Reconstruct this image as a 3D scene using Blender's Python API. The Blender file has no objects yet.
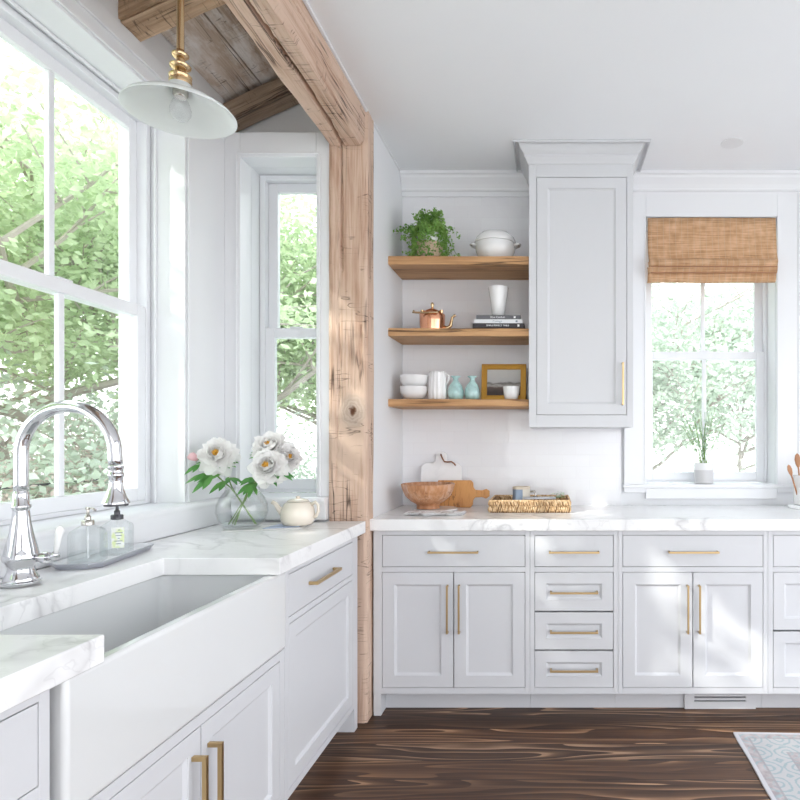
import bpy, bmesh, math, random
import numpy as np
from mathutils import Vector, Matrix, noise
R = random.Random(7)
PI = math.pi
SC = bpy.context.scene
COL = SC.collection
F = 610.0                      # focal length in pixels of the 800 px frame
EYE = 1.274

# ------------------------------------------------------------------ materials
def mat(name):
    m = bpy.data.materials.new(name); m.use_nodes = True
    nt = m.node_tree
    return m, nt, nt.nodes['Principled BSDF']
def N(nt, t, **kw):
    n = nt.nodes.new(t)
    for k, v in kw.items():
        if k in n.inputs.keys() if hasattr(n.inputs, 'keys') else False: n.inputs[k].default_value = v
        else: setattr(n, k, v)
    return n
def L(nt, a, b): nt.links.new(a, b)
def ramp(nt, fac, stops, interp='LINEAR'):
    r = nt.nodes.new('ShaderNodeValToRGB'); r.color_ramp.interpolation = interp
    el = r.color_ramp.elements
    while len(el) < len(stops): el.new(0.5)
    for e, (p, c) in zip(el, stops):
        e.position = p; e.color = (*c, 1) if len(c) == 3 else c
    L(nt, fac, r.inputs[0]); return r
def math_n(nt, op, a, b=None, c=None, clamp=False):
    n = nt.nodes.new('ShaderNodeMath'); n.operation = op; n.use_clamp = clamp
    for i, v in enumerate((a, b, c)):
        if v is None: continue
        if isinstance(v, (int, float)): n.inputs[i].default_value = v
        else: L(nt, v, n.inputs[i])
    return n.outputs[0]
def mixc(nt, fac, a, b, mode='MIX'):
    n = nt.nodes.new('ShaderNodeMix'); n.data_type = 'RGBA'; n.blend_type = mode
    for i, v in ((0, fac), (6, a), (7, b)):
        if isinstance(v, (int, float)): n.inputs[i].default_value = v
        elif isinstance(v, tuple): n.inputs[i].default_value = (*v, 1) if len(v) == 3 else v
        else: L(nt, v, n.inputs[i])
    return n.outputs[2]
def coords(nt, scale=(1, 1, 1), rot=(0, 0, 0), loc=(0, 0, 0)):
    tc = nt.nodes.new('ShaderNodeTexCoord'); mp = nt.nodes.new('ShaderNodeMapping')
    mp.inputs['Scale'].default_value = scale; mp.inputs['Rotation'].default_value = rot; mp.inputs['Location'].default_value = loc
    L(nt, tc.outputs['Object'], mp.inputs[0]); return mp.outputs[0]
def noise_n(nt, vec, scale, detail=3, rough=.5, dist=0):
    n = nt.nodes.new('ShaderNodeTexNoise'); L(nt, vec, n.inputs['Vector'])
    n.inputs['Scale'].default_value = scale; n.inputs['Detail'].default_value = detail
    n.inputs['Roughness'].default_value = rough; n.inputs['Distortion'].default_value = dist
    return n.outputs['Fac']
def bump(nt, p, h, strength=.3, dist=.002):
    b = nt.nodes.new('ShaderNodeBump'); b.inputs['Strength'].default_value = strength; b.inputs['Distance'].default_value = dist
    L(nt, h, b.inputs['Height']); L(nt, b.outputs[0], p.inputs['Normal'])
def simple(name, col, rough=.5, metal=0, spec=.5, coat=0, bumps=0, bscale=60, var=.03):
    m, nt, p = mat(name)
    v = coords(nt)
    nz = noise_n(nt, v, bscale * .1, 3)
    c = mixc(nt, nz, tuple(x * (1 - var) for x in col), tuple(min(1, x * (1 + var)) for x in col))
    L(nt, c, p.inputs['Base Color'])
    p.inputs['Roughness'].default_value = rough; p.inputs['Metallic'].default_value = metal
    p.inputs['Specular IOR Level'].default_value = spec; p.inputs['Coat Weight'].default_value = coat
    if bumps: bump(nt, p, noise_n(nt, v, bscale, 3), bumps)
    return m
M = {}
M['wall'] = simple('wall_paint', (.77, .78, .80), .55, bumps=.03, bscale=90, var=.008)
M['ceil'] = simple('ceiling_paint', (.87, .885, .91), .7, var=.008)
M['trim'] = simple('trim_paint', (.78, .79, .81), .28, var=.008)
M['sash'] = simple('sash_paint', (.80, .81, .835), .3, var=.008)
M['cab'] = simple('cabinet_paint', (.615, .622, .645), .38, var=.01)
M['carc'] = simple('cabinet_inside', (.25, .25, .27), .6)
M['porc'] = simple('porcelain', (.69, .70, .705), .08, coat=.6, var=.004)
M['cer'] = simple('white_ceramic', (.80, .80, .80), .18, coat=.4, var=.01)
M['cream'] = simple('cream_glaze', (.78, .71, .62), .25, coat=.3, bumps=.04, bscale=25, var=.05)
M['chrome'] = simple('chrome', (.66, .66, .68), .05, metal=1, var=.01)
M['nickel'] = simple('nickel', (.55, .52, .48), .22, metal=1)
M['gun'] = simple('dark_plastic', (.06, .06, .07), .2)
M['brass'] = simple('brushed_brass', (.56, .40, .20), .32, metal=1, var=.08)
M['oldbrass'] = simple('lamp_brass', (.56, .40, .23), .2, metal=1, var=.12)
M['copper'] = simple('copper', (.85, .42, .26), .2, metal=1, var=.1, bumps=.08, bscale=30)
M['gold'] = simple('gilt', (.52, .28, .05), .35, metal=.7, bumps=.3, bscale=60, var=.3)
M['slate'] = simple('grey_tray', (.35, .36, .40), .35)
M['traywhite'] = simple('tray_inside', (.74, .75, .77), .3)
M['bluegrey'] = simple('blue_grey', (.22, .28, .38), .5)
M['book_k'] = simple('book_black', (.025, .02, .025), .4)
M['book_g'] = simple('book_grey', (.12, .12, .13), .5)
M['book_w'] = simple('book_white', (.75, .76, .78), .5)
M['ink_w'] = simple('white_print', (.85, .85, .85), .6)
M['ink_g'] = simple('grey_print', (.2, .25, .3), .6)
M['leather'] = simple('leather', (.25, .10, .04), .6)
M['stem'] = simple('stem_green', (.18, .30, .08), .5)
M['woodspoon'] = simple('spoon_wood', (.42, .20, .10), .5, var=.25)
M['bark'] = simple('bark', (.42, .37, .34), .9, bumps=.6, bscale=20, var=.3)
M['black'] = simple('black_iron', (.05, .05, .06), .4)
M['concrete'] = simple('pot_base', (.58, .57, .58), .7, bumps=.1)
M['soil'] = simple('soil', (.06, .04, .03), .9)
M['linen'] = simple('linen', (.72, .71, .70), .9, bumps=.2, bscale=300, var=.06)
M['bluelinen'] = simple('blue_linen', (.42, .47, .60), .8, bumps=.2, bscale=300, var=.08)

def glass_mat(name, tint=(1, 1, 1), refl=1.0, rough=.0):
    m = bpy.data.materials.new(name); m.use_nodes = True; nt = m.node_tree; nt.nodes.clear()
    out = nt.nodes.new('ShaderNodeOutputMaterial'); mx = nt.nodes.new('ShaderNodeMixShader')
    tr = nt.nodes.new('ShaderNodeBsdfTransparent'); tr.inputs[0].default_value = (*tint, 1)
    gl = nt.nodes.new('ShaderNodeBsdfGlossy'); gl.inputs['Roughness'].default_value = rough
    fr = nt.nodes.new('ShaderNodeLayerWeight'); fr.inputs[0].default_value = .5
    fc = math_n(nt, 'ADD', math_n(nt, 'MULTIPLY', math_n(nt, 'POWER', fr.outputs['Facing'], 3.5), .42), .035)
    L(nt, math_n(nt, 'MULTIPLY', fc, refl, clamp=True), mx.inputs[0])
    L(nt, tr.outputs[0], mx.inputs[1]); L(nt, gl.outputs[0], mx.inputs[2]); L(nt, mx.outputs[0], out.inputs[0]); return m
M['pane'] = glass_mat('window_glass', (.98, 1, .99), .7)
M['bottle'] = glass_mat('clear_glass', (.975, .985, .985), 1.3, .03)
M['vase'] = glass_mat('vase_glass', (.98, .985, .985), 1.5, .02)
M['water'] = glass_mat('water', (.975, .99, .99), .35)
M['aqua'] = glass_mat('aqua_glass', (.55, .78, .78), 2.6, .08)
M['aqua2'] = simple('aqua_glass_body', (.40, .60, .59), .12, coat=.8, var=.5, bscale=420)
M['bulb'] = glass_mat('bulb_glass', (.97, .97, .98), 1.3, .1)
def opal():
    m, nt, p = mat('opal_glass')
    p.inputs['Base Color'].default_value = (.90, .92, .92, 1); p.inputs['Roughness'].default_value = .07
    p.inputs['Coat Weight'].default_value = .5
    tl = nt.nodes.new('ShaderNodeBsdfTranslucent'); tl.inputs[0].default_value = (.88, .90, .90, 1)
    mx = nt.nodes.new('ShaderNodeMixShader'); mx.inputs[0].default_value = .55
    out = nt.nodes['Material Output']
    L(nt, p.outputs[0], mx.inputs[1]); L(nt, tl.outputs[0], mx.inputs[2]); L(nt, mx.outputs[0], out.inputs[0])
    return m
M['opal'] = opal()

def leafy(name, c0, c1, trans=.45):
    m, nt, p = mat(name)
    nz = noise_n(nt, coords(nt), 7, 2)
    c = ramp(nt, nz, [(.3, c0), (.7, c1)]).outputs[0]
    L(nt, c, p.inputs['Base Color']); p.inputs['Roughness'].default_value = .5
    tl = nt.nodes.new('ShaderNodeBsdfTranslucent'); L(nt, c, tl.inputs[0])
    mx = nt.nodes.new('ShaderNodeMixShader'); mx.inputs[0].default_value = trans
    out = nt.nodes['Material Output']
    L(nt, p.outputs[0], mx.inputs[1]); L(nt, tl.outputs[0], mx.inputs[2]); L(nt, mx.outputs[0], out.inputs[0])
    return m
M['maple'] = leafy('maple_leaf', (.43, .54, .32), (.69, .78, .56), .5)
M['pale'] = leafy('pale_leaf', (.44, .51, .43), (.66, .72, .63), .45)
M['pink'] = leafy('pink_shrub_leaf', (.50, .40, .37), (.70, .60, .57), .4)
M['fern'] = leafy('houseplant_leaf', (.13, .30, .06), (.36, .58, .16), .4)
M['peonyleaf'] = leafy('peony_leaf', (.05, .22, .05), (.20, .45, .12), .3)
M['petal'] = leafy('white_petal', (.88, .87, .86), (.93, .92, .91), .45)
M['petalpink'] = leafy('pink_petal', (.80, .45, .50), (.88, .70, .70), .4)
M['stamen'] = simple('stamen', (.85, .50, .08), .6)
M['palesprig'] = leafy('pale_sprig', (.45, .58, .48), (.62, .72, .60), .4)

def marble():
    m, nt, p = mat('marble')
    v = coords(nt, (1, 1, 1), (.3, .5, .7))
    wob = nt.nodes.new('ShaderNodeTexNoise'); L(nt, v, wob.inputs[0]); wob.inputs['Scale'].default_value = 2.2; wob.inputs['Detail'].default_value = 4
    add = nt.nodes.new('ShaderNodeVectorMath'); add.operation = 'MULTIPLY_ADD'
    L(nt, wob.outputs['Color'], add.inputs[0]); add.inputs[1].default_value = (.5, .5, .5); L(nt, v, add.inputs[2])
    mp = nt.nodes.new('ShaderNodeMapping'); mp.inputs['Scale'].default_value = (1.0, 2.6, 2.0); mp.inputs['Rotation'].default_value = (.3, .2, .9); L(nt, add.outputs[0], mp.inputs[0])
    n1 = noise_n(nt, mp.outputs[0], 1.9, 2, .5)
    v1 = math_n(nt, 'ABSOLUTE', math_n(nt, 'SUBTRACT', n1, .5))
    a = ramp(nt, v1, [(0, (1, 1, 1)), (.012, (.55, .55, .55)), (.05, (0, 0, 0))]).outputs[0]
    n2 = noise_n(nt, mp.outputs[0], 5.5, 3, .6)
    v2 = math_n(nt, 'ABSOLUTE', math_n(nt, 'SUBTRACT', n2, .47))
    b = ramp(nt, v2, [(0, (.4, .4, .4)), (.02, (0, 0, 0))]).outputs[0]
    mask = ramp(nt, noise_n(nt, v, 1.4, 2), [(.42, (0, 0, 0)), (.62, (1, 1, 1))]).outputs[0]
    soft = ramp(nt, noise_n(nt, mp.outputs[0], 1.1, 4), [(.45, (0, 0, 0)), (.75, (.22, .22, .22))]).outputs[0]
    f = mixc(nt, 1.0, mixc(nt, 1.0, a, b, 'ADD'), mask, 'MULTIPLY')
    f = mixc(nt, 1.0, f, soft, 'ADD')
    c = mixc(nt, f, (.86, .86, .865), (.58, .575, .585))
    L(nt, c, p.inputs['Base Color']); p.inputs['Roughness'].default_value = .22
    return m
M['marble'] = marble()

def hewn(name, lo, mid, hi, dark, scale=1.0, contrast=1.0, rough=.75, white=None, cross=True):
    """Reclaimed wood, grain along local Z."""
    m, nt, p = mat(name)
    oi = nt.nodes.new('ShaderNodeObjectInfo')
    tc = nt.nodes.new('ShaderNodeTexCoord')
    off = nt.nodes.new('ShaderNodeVectorMath'); off.operation = 'ADD'
    L(nt, tc.outputs['Object'], off.inputs[0])
    cm = nt.nodes.new('ShaderNodeCombineXYZ'); L(nt, math_n(nt, 'MULTIPLY', oi.outputs['Random'], 13.0), cm.inputs[0]); L(nt, math_n(nt, 'MULTIPLY', oi.outputs['Random'], 29.0), cm.inputs[2])
    L(nt, cm.outputs[0], off.inputs[1])
    def mp(s):
        k = nt.nodes.new('ShaderNodeMapping'); k.inputs['Scale'].default_value = s; L(nt, off.outputs[0], k.inputs[0]); return k.outputs[0]
    big = noise_n(nt, mp((4 * scale, 4 * scale, .9 * scale)), 1.6, 4, .55, .6)
    grain = noise_n(nt, mp((34 * scale, 34 * scale, 1.5 * scale)), 1.6, 5, .65, .5)
    fine = noise_n(nt, mp((150 * scale, 150 * scale, 5 * scale)), 1.5, 3, .6)
    f = math_n(nt, 'ADD', math_n(nt, 'MULTIPLY', big, .55), math_n(nt, 'ADD', math_n(nt, 'MULTIPLY', grain, .35 * contrast), math_n(nt, 'MULTIPLY', fine, .10)))
    c = ramp(nt, f, [(.36, lo), (.50, mid), (.64, hi)]).outputs[0]
    ck = noise_n(nt, mp((16 * scale, 16 * scale, .55 * scale)), 1.7, 3, .5, .3)
    cv = math_n(nt, 'ABSOLUTE', math_n(nt, 'SUBTRACT', ck, .5))
    cf = ramp(nt, cv, [(0, (1, 1, 1)), (.010, (.8, .8, .8)), (.026, (0, 0, 0))]).outputs[0]
    cmask = ramp(nt, noise_n(nt, mp((5, 5, 1.3)), 1.9, 2), [(.46, (0, 0, 0)), (.58, (.9, .9, .9))]).outputs[0]
    cf = mixc(nt, 1.0, cf, cmask, 'MULTIPLY')
    if cross:
        cx = noise_n(nt, mp((3.0, 3.0, 24)), 1.2, 2, .5, .1)
        cxv = math_n(nt, 'ABSOLUTE', math_n(nt, 'SUBTRACT', cx, .5))
        xf = ramp(nt, cxv, [(0, (.8, .8, .8)), (.012, (0, 0, 0))]).outputs[0]
        xm = ramp(nt, noise_n(nt, mp((9, 9, 5)), 1.3, 2), [(.50, (0, 0, 0)), (.60, (.9, .9, .9))]).outputs[0]
        cf = mixc(nt, 1.0, cf, mixc(nt, 1.0, xf, xm, 'MULTIPLY'), 'ADD')
    if white:
        wf = ramp(nt, noise_n(nt, mp((7, 7, 2.5)), 1.4, 5, .7), [(.46, (0, 0, 0)), (.62, (.8, .8, .8))]).outputs[0]
        c = mixc(nt, wf, c, white)
    c = mixc(nt, cf, c, dark)
    L(nt, c, p.inputs['Base Color']); p.inputs['Roughness'].default_value = rough
    h = math_n(nt, 'SUBTRACT', math_n(nt, 'ADD', grain, math_n(nt, 'MULTIPLY', fine, .4)), math_n(nt, 'MULTIPLY', cf, 1.5))
    bump(nt, p, h, .55, .004)
    return m
M['beam'] = hewn('hewn_pine', (.25, .125, .07), (.47, .30, .215), (.62, .455, .355), (.05, .025, .015), 1.0, 1.7)
M['rafter'] = hewn('hewn_rafter', (.20, .115, .06), (.40, .27, .17), (.60, .43, .29), (.04, .025, .015), 1.1, 1.3)
M['rafter2'] = hewn('hewn_grey_rafter', (.22, .15, .10), (.34, .25, .18), (.45, .35, .27), (.05, .03, .02), 1.0, 1.1)
M['plank'] = hewn('old_roof_board', (.25, .17, .12), (.48, .38, .30), (.62, .53, .46), (.06, .04, .03), .8, 1.1, white=(.74, .71, .69))
M['shelf'] = hewn('shelf_wood', (.20, .095, .035), (.40, .205, .085), (.56, .32, .15), (.08, .04, .015), .9, 1.6, .55, cross=False)
M['bowlwood'] = hewn('bowl_wood', (.34, .13, .05), (.54, .27, .13), (.66, .46, .36), (.34, .15, .07), 1.1, 1.2, .4, cross=False)
M['boardwood'] = hewn('board_wood', (.26, .09, .02), (.46, .19, .05), (.60, .29, .09), (.16, .06, .02), 1.4, 1.8, .45, cross=False)
M['paint_pic'] = None

def tile():
    m, nt, p = mat('glazed_tile')
    tc = nt.nodes.new('ShaderNodeTexCoord'); sx = nt.nodes.new('ShaderNodeSeparateXYZ'); L(nt, tc.outputs['Object'], sx.inputs[0])
    cb = nt.nodes.new('ShaderNodeCombineXYZ'); L(nt, math_n(nt, 'ADD', sx.outputs[0], sx.outputs[1]), cb.inputs[0]); L(nt, sx.outputs[2], cb.inputs[1])
    b = nt.nodes.new('ShaderNodeTexBrick'); L(nt, cb.outputs[0], b.inputs[0])
    b.inputs['Scale'].default_value = 1; b.inputs['Brick Width'].default_value = .152; b.inputs['Row Height'].default_value = .0665
    b.inputs['Mortar Size'].default_value = .0011; b.inputs['Mortar Smooth'].default_value = .3
    b.inputs['Color1'].default_value = (.79, .79, .815, 1); b.inputs['Color2'].default_value = (.81, .815, .835, 1); b.inputs['Mortar'].default_value = (.77, .77, .79, 1)
    L(nt, b.outputs['Color'], p.inputs['Base Color']); p.inputs['Roughness'].default_value = .09
    v = coords(nt); nz = noise_n(nt, v, 16, 2)
    h = math_n(nt, 'ADD', math_n(nt, 'MULTIPLY', b.outputs['Fac'], -.35), nz)
    bump(nt, p, h, .35, .004)
    return m
M['tile'] = tile()

def floor_m():
    m, nt, p = mat('dark_pine_floor')
    tc = nt.nodes.new('ShaderNodeTexCoord'); sx = nt.nodes.new('ShaderNodeSeparateXYZ'); L(nt, tc.outputs['Object'], sx.inputs[0])
    W = .135
    row = math_n(nt, 'FLOOR', math_n(nt, 'DIVIDE', sx.outputs[1], W))
    wn = nt.nodes.new('ShaderNodeTexWhiteNoise'); wn.noise_dimensions = '1D'; L(nt, row, wn.inputs['W'])
    fr = math_n(nt, 'FRACT', math_n(nt, 'DIVIDE', sx.outputs[1], W))
    seam = math_n(nt, 'LESS_THAN', math_n(nt, 'MINIMUM', fr, math_n(nt, 'SUBTRACT', 1.0, fr)), .012)
    cb = nt.nodes.new('ShaderNodeCombineXYZ')
    L(nt, math_n(nt, 'ADD', math_n(nt, 'MULTIPLY', sx.outputs[0], .62), math_n(nt, 'MULTIPLY', wn.outputs['Value'], 40.0)), cb.inputs[0])
    L(nt, math_n(nt, 'ADD', math_n(nt, 'MULTIPLY', sx.outputs[1], 6.5), math_n(nt, 'MULTIPLY', wn.outputs['Value'], 17.0)), cb.inputs[1])
    n1 = noise_n(nt, cb.outputs[0], 1.3, 1.2, .4, .25)
    rings = math_n(nt, 'FRACT', math_n(nt, 'MULTIPLY', n1, 9.5))
    cb2 = nt.nodes.new('ShaderNodeCombineXYZ'); L(nt, math_n(nt, 'MULTIPLY', sx.outputs[0], 3.0), cb2.inputs[0]); L(nt, math_n(nt, 'MULTIPLY', sx.outputs[1], 140.0), cb2.inputs[1]); L(nt, wn.outputs['Value'], cb2.inputs[2])
    fine = noise_n(nt, cb2.outputs[0], 1.0, 3, .6)
    blot = noise_n(nt, cb.outputs[0], .8, 3, .5)
    g = ramp(nt, rings, [(0, (.0, 0, 0)), (.35, (.08, .08, .08)), (.66, (.50, .50, .50)), (.88, (1, 1, 1)), (.97, (1, 1, 1)), (1.0, (.0, .0, .0))]).outputs[0]
    amt = ramp(nt, blot, [(.39, (.18, .18, .18)), (.56, (1, 1, 1))]).outputs[0]
    g2 = mixc(nt, 1.0, g, amt, 'MULTIPLY')
    f = math_n(nt, 'ADD', math_n(nt, 'MULTIPLY', g2, .62), math_n(nt, 'MULTIPLY', fine, .42))
    c = ramp(nt, f, [(.08, (.016, .009, .006)), (.26, (.075, .036, .020)), (.46, (.135, .072, .040)), (.62, (.20, .11, .06)), (.88, (.52, .32, .19))]).outputs[0]
    tint = ramp(nt, wn.outputs['Value'], [(0, (.75, .75, .78)), (1, (1.25, 1.18, 1.1))]).outputs[0]
    c = mixc(nt, 1.0, c, tint, 'MULTIPLY')
    c = mixc(nt, seam, c, (.012, .008, .006))
    L(nt, c, p.inputs['Base Color'])
    p.inputs['Roughness'].default_value = .42; p.inputs['Specular IOR Level'].default_value = .35
    bump(nt, p, math_n(nt, 'SUBTRACT', fine, math_n(nt, 'MULTIPLY', seam, 2.0)), .15, .002)
    return m
M['floor'] = floor_m()

def rug_m():
    m, nt, p = mat('faded_rug')
    tc = nt.nodes.new('ShaderNodeTexCoord'); sx = nt.nodes.new('ShaderNodeSeparateXYZ'); L(nt, tc.outputs['Object'], sx.inputs[0])
    x, y = sx.outputs[0], sx.outputs[1]          # local: x from left edge, y from far edge towards the viewer (negative)
    ay = math_n(nt, 'ABSOLUTE', y)
    d = math_n(nt, 'MINIMUM', x, ay)
    v = coords(nt)
    n1 = noise_n(nt, v, 26, 3, .6); n2 = noise_n(nt, v, 8, 3, .6); n3 = noise_n(nt, v, 60, 2, .6)
    # rosettes along the border
    sc = .115
    cx = math_n(nt, 'SUBTRACT', math_n(nt, 'FRACT', math_n(nt, 'DIVIDE', x, sc)), .5)
    cy = math_n(nt, 'SUBTRACT', math_n(nt, 'FRACT', math_n(nt, 'DIVIDE', ay, sc)), .5)
    rr = math_n(nt, 'SQRT', math_n(nt, 'ADD', math_n(nt, 'MULTIPLY', cx, cx), math_n(nt, 'MULTIPLY', cy, cy)))
    wave = math_n(nt, 'SINE', math_n(nt, 'ADD', math_n(nt, 'MULTIPLY', rr, 26.0), math_n(nt, 'MULTIPLY', n1, 7.0)))
    ros = ramp(nt, wave, [(.35, (0, 0, 0)), (.75, (1, 1, 1))]).outputs[0]
    base = ramp(nt, n1, [(.35, (.38, .32, .33)), (.65, (.60, .54, .54))]).outputs[0]
    blue = ramp(nt, n1, [(.3, (.24, .38, .43)), (.7, (.44, .55, .57))]).outputs[0]
    c = mixc(nt, mixc(nt, 1.0, ros, ramp(nt, n2, [(.40, (0, 0, 0)), (.58, (1, 1, 1))]).outputs[0], 'MULTIPLY'), base, blue)
    inb = math_n(nt, 'MULTIPLY', math_n(nt, 'GREATER_THAN', d, .055), math_n(nt, 'LESS_THAN', d, .17))
    band = mixc(nt, ros, (.58, .58, .58), (.34, .46, .49))
    c = mixc(nt, inb, c, band)
    lines = math_n(nt, 'LESS_THAN', math_n(nt, 'ABSOLUTE', math_n(nt, 'SUBTRACT', math_n(nt, 'ABSOLUTE', math_n(nt, 'SUBTRACT', d, .112)), .060)), .0045)
    c = mixc(nt, math_n(nt, 'MULTIPLY', lines, .7), c, (.36, .34, .36))
    c = mixc(nt, math_n(nt, 'MULTIPLY', n3, .35), c, (.72, .69, .69))
    edge = math_n(nt, 'LESS_THAN', d, .016)
    c = mixc(nt, edge, c, (.68, .67, .69))
    c = mixc(nt, 1.0, c, (.93, .93, .94), 'MULTIPLY')
    L(nt, c, p.inputs['Base Color']); p.inputs['Roughness'].default_value = .95
    bump(nt, p, noise_n(nt, v, 400, 1), .4, .002)
    return m
M['rug'] = rug_m()

def blind_m():
    m, nt, p = mat('woven_wood')
    a = coords(nt, (7, 7, 190)); b = coords(nt, (60, 8, 34)); 
    n1 = noise_n(nt, a, 1, 3, .6); n2 = noise_n(nt, b, .35, 2, .6)
    tc = nt.nodes.new('ShaderNodeTexCoord'); sx = nt.nodes.new('ShaderNodeSeparateXYZ'); L(nt, tc.outputs['Object'], sx.inputs[0])
    th = math_n(nt, 'LESS_THAN', math_n(nt, 'FRACT', math_n(nt, 'DIVIDE', sx.outputs[0], .034)), .07)
    f = math_n(nt, 'ADD', math_n(nt, 'MULTIPLY', n1, .65), math_n(nt, 'MULTIPLY', n2, .4))
    c = ramp(nt, f, [(.30, (.40, .21, .09)), (.50, (.62, .37, .20)), (.70, (.82, .56, .35))]).outputs[0]
    c = mixc(nt, math_n(nt, 'MULTIPLY', th, .55), c, (.62, .50, .38))
    L(nt, c, p.inputs['Base Color']); p.inputs['Roughness'].default_value = .7
    tl = nt.nodes.new('ShaderNodeBsdfTranslucent'); L(nt, c, tl.inputs[0])
    bump(nt, p, n1, .6, .003)
    mx = nt.nodes.new('ShaderNodeMixShader'); mx.inputs[0].default_value = .22
    L(nt, p.outputs[0], mx.inputs[1]); L(nt, tl.outputs[0], mx.inputs[2]); L(nt, mx.outputs[0], nt.nodes['Material Output'].inputs[0])
    return m
M['blind'] = blind_m()
def wicker_m():
    m, nt, p = mat('seagrass')
    n1 = noise_n(nt, coords(nt, (1, 1, .35)), 120, 2)
    c = ramp(nt, n1, [(.3, (.30, .17, .07)), (.5, (.60, .40, .22)), (.7, (.80, .63, .42))]).outputs[0]
    L(nt, c, p.inputs['Base Color']); p.inputs['Roughness'].default_value = .7; return m
M['wicker'] = wicker_m()
def picture_m():
    m, nt, p = mat('painted_landscape')
    tc = nt.nodes.new('ShaderNodeTexCoord'); sx = nt.nodes.new('ShaderNodeSeparateXYZ'); L(nt, tc.outputs['Object'], sx.inputs[0])
    nz = noise_n(nt, coords(nt, (1, 1, 2)), 22, 4, .6)
    z = math_n(nt, 'ADD', sx.outputs[2], math_n(nt, 'MULTIPLY', math_n(nt, 'SUBTRACT', nz, .5), .035))
    c = ramp(nt, math_n(nt, 'DIVIDE', z, .20), [(.24, (.05, .03, .025)), (.36, (.12, .08, .07)), (.42, (.42, .40, .38)), (.47, (.16, .15, .14)), (.52, (.50, .50, .50)), (.9, (.62, .60, .56))]).outputs[0]
    L(nt, c, p.inputs['Base Color']); p.inputs['Roughness'].default_value = .4; return m
M['paint_pic'] = picture_m()
def lawn_m():
    m, nt, p = mat('pale_lawn')
    nz = noise_n(nt, coords(nt), 1.2, 5, .6)
    c = ramp(nt, nz, [(.35, (.50, .52, .47)), (.6, (.70, .69, .67))]).outputs[0]
    L(nt, c, p.inputs['Base Color']); p.inputs['Roughness'].default_value = .95; return m
M['lawn'] = lawn_m()

# ------------------------------------------------------------------ geometry helpers
class MB:
    def __init__(s): s.v = []; s.f = []
    def add(s, vs, fs):
        b = len(s.v); s.v += [tuple(map(float, v)) for v in vs]; s.f += [tuple(b + i for i in f) for f in fs]; return s
    def box(s, x0, x1, y0, y1, z0, z1, T=None):
        vs = [(x, y, z) for z in (z0, z1) for y in (y0, y1) for x in (x0, x1)]
        if T: vs = [T(*v) for v in vs]
        return s.add(vs, [(0, 2, 3, 1), (4, 5, 7, 6), (0, 1, 5, 4), (2, 6, 7, 3), (0, 4, 6, 2), (1, 3, 7, 5)])
    def lathe(s, prof, c=(0, 0, 0), n=32, mtx=None, flute=None):
        vs = []
        for (r, z) in prof:
            for k in range(n):
                a = 2 * PI * k / n; rr = r if not flute else r * (1 + flute[1] * math.cos(flute[0] * a))
                p = Vector((rr * math.cos(a), rr * math.sin(a), z))
                if mtx: p = mtx @ p
                vs.append((p.x + c[0], p.y + c[1], p.z + c[2]))
        fs = [(i * n + k, i * n + (k + 1) % n, (i + 1) * n + (k + 1) % n, (i + 1) * n + k) for i in range(len(prof) - 1) for k in range(n)]
        fs.append(tuple(range(n - 1, -1, -1))); fs.append(tuple((len(prof) - 1) * n + k for k in range(n)))
        return s.add(vs, fs)
    def tube(s, pts, r, n=10, flat=None):
        pts = [Vector(p) for p in pts]; m = len(pts)
        rs = r if isinstance(r, (list, tuple)) else [r] * m
        up = Vector((0, 0, 1)); t0 = (pts[1] - pts[0]).normalized()
        if abs(t0.dot(up)) > .95: up = Vector((1, 0, 0))
        nrm = (up - t0 * up.dot(t0)).normalized(); vs = []
        for i, p in enumerate(pts):
            t = (pts[min(i + 1, m - 1)] - pts[max(i - 1, 0)]).normalized()
            nrm = (nrm - t * nrm.dot(t)).normalized(); b = t.cross(nrm)
            for k in range(n):
                a = 2 * PI * k / n
                q = p + (nrm * math.cos(a) + b * math.sin(a) * (flat or 1)) * rs[i]
                vs.append(q)
        fs = [(i * n + k, i * n + (k + 1) % n, (i + 1) * n + (k + 1) % n, (i + 1) * n + k) for i in range(m - 1) for k in range(n)]
        fs.append(tuple(range(n - 1, -1, -1))); fs.append(tuple((m - 1) * n + k for k in range(n)))
        return s.add(vs, fs)
    def prism(s, poly, a0, a1, T=None):
        """poly in (a,b), extruded along third axis; T maps (a,b,c) to world"""
        T = T or (lambda a, b, c: (a, b, c)); n = len(poly)
        vs = [T(a, b, a0) for a, b in poly] + [T(a, b, a1) for a, b in poly]
        fs = [tuple(range(n - 1, -1, -1)), tuple(range(n, 2 * n))] + [(i, (i + 1) % n, n + (i + 1) % n, n + i) for i in range(n)]
        return s.add(vs, fs)
def origin_of(o):
    t = Vector(o.location)
    while o.parent: o = o.parent; t += o.location
    return t
def tag(o, label=None, cat=None, group=None, kind=None):
    if label: o['label'] = label
    if cat: o['category'] = cat
    if group: o['group'] = group
    if kind: o['kind'] = kind
    return o
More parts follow.
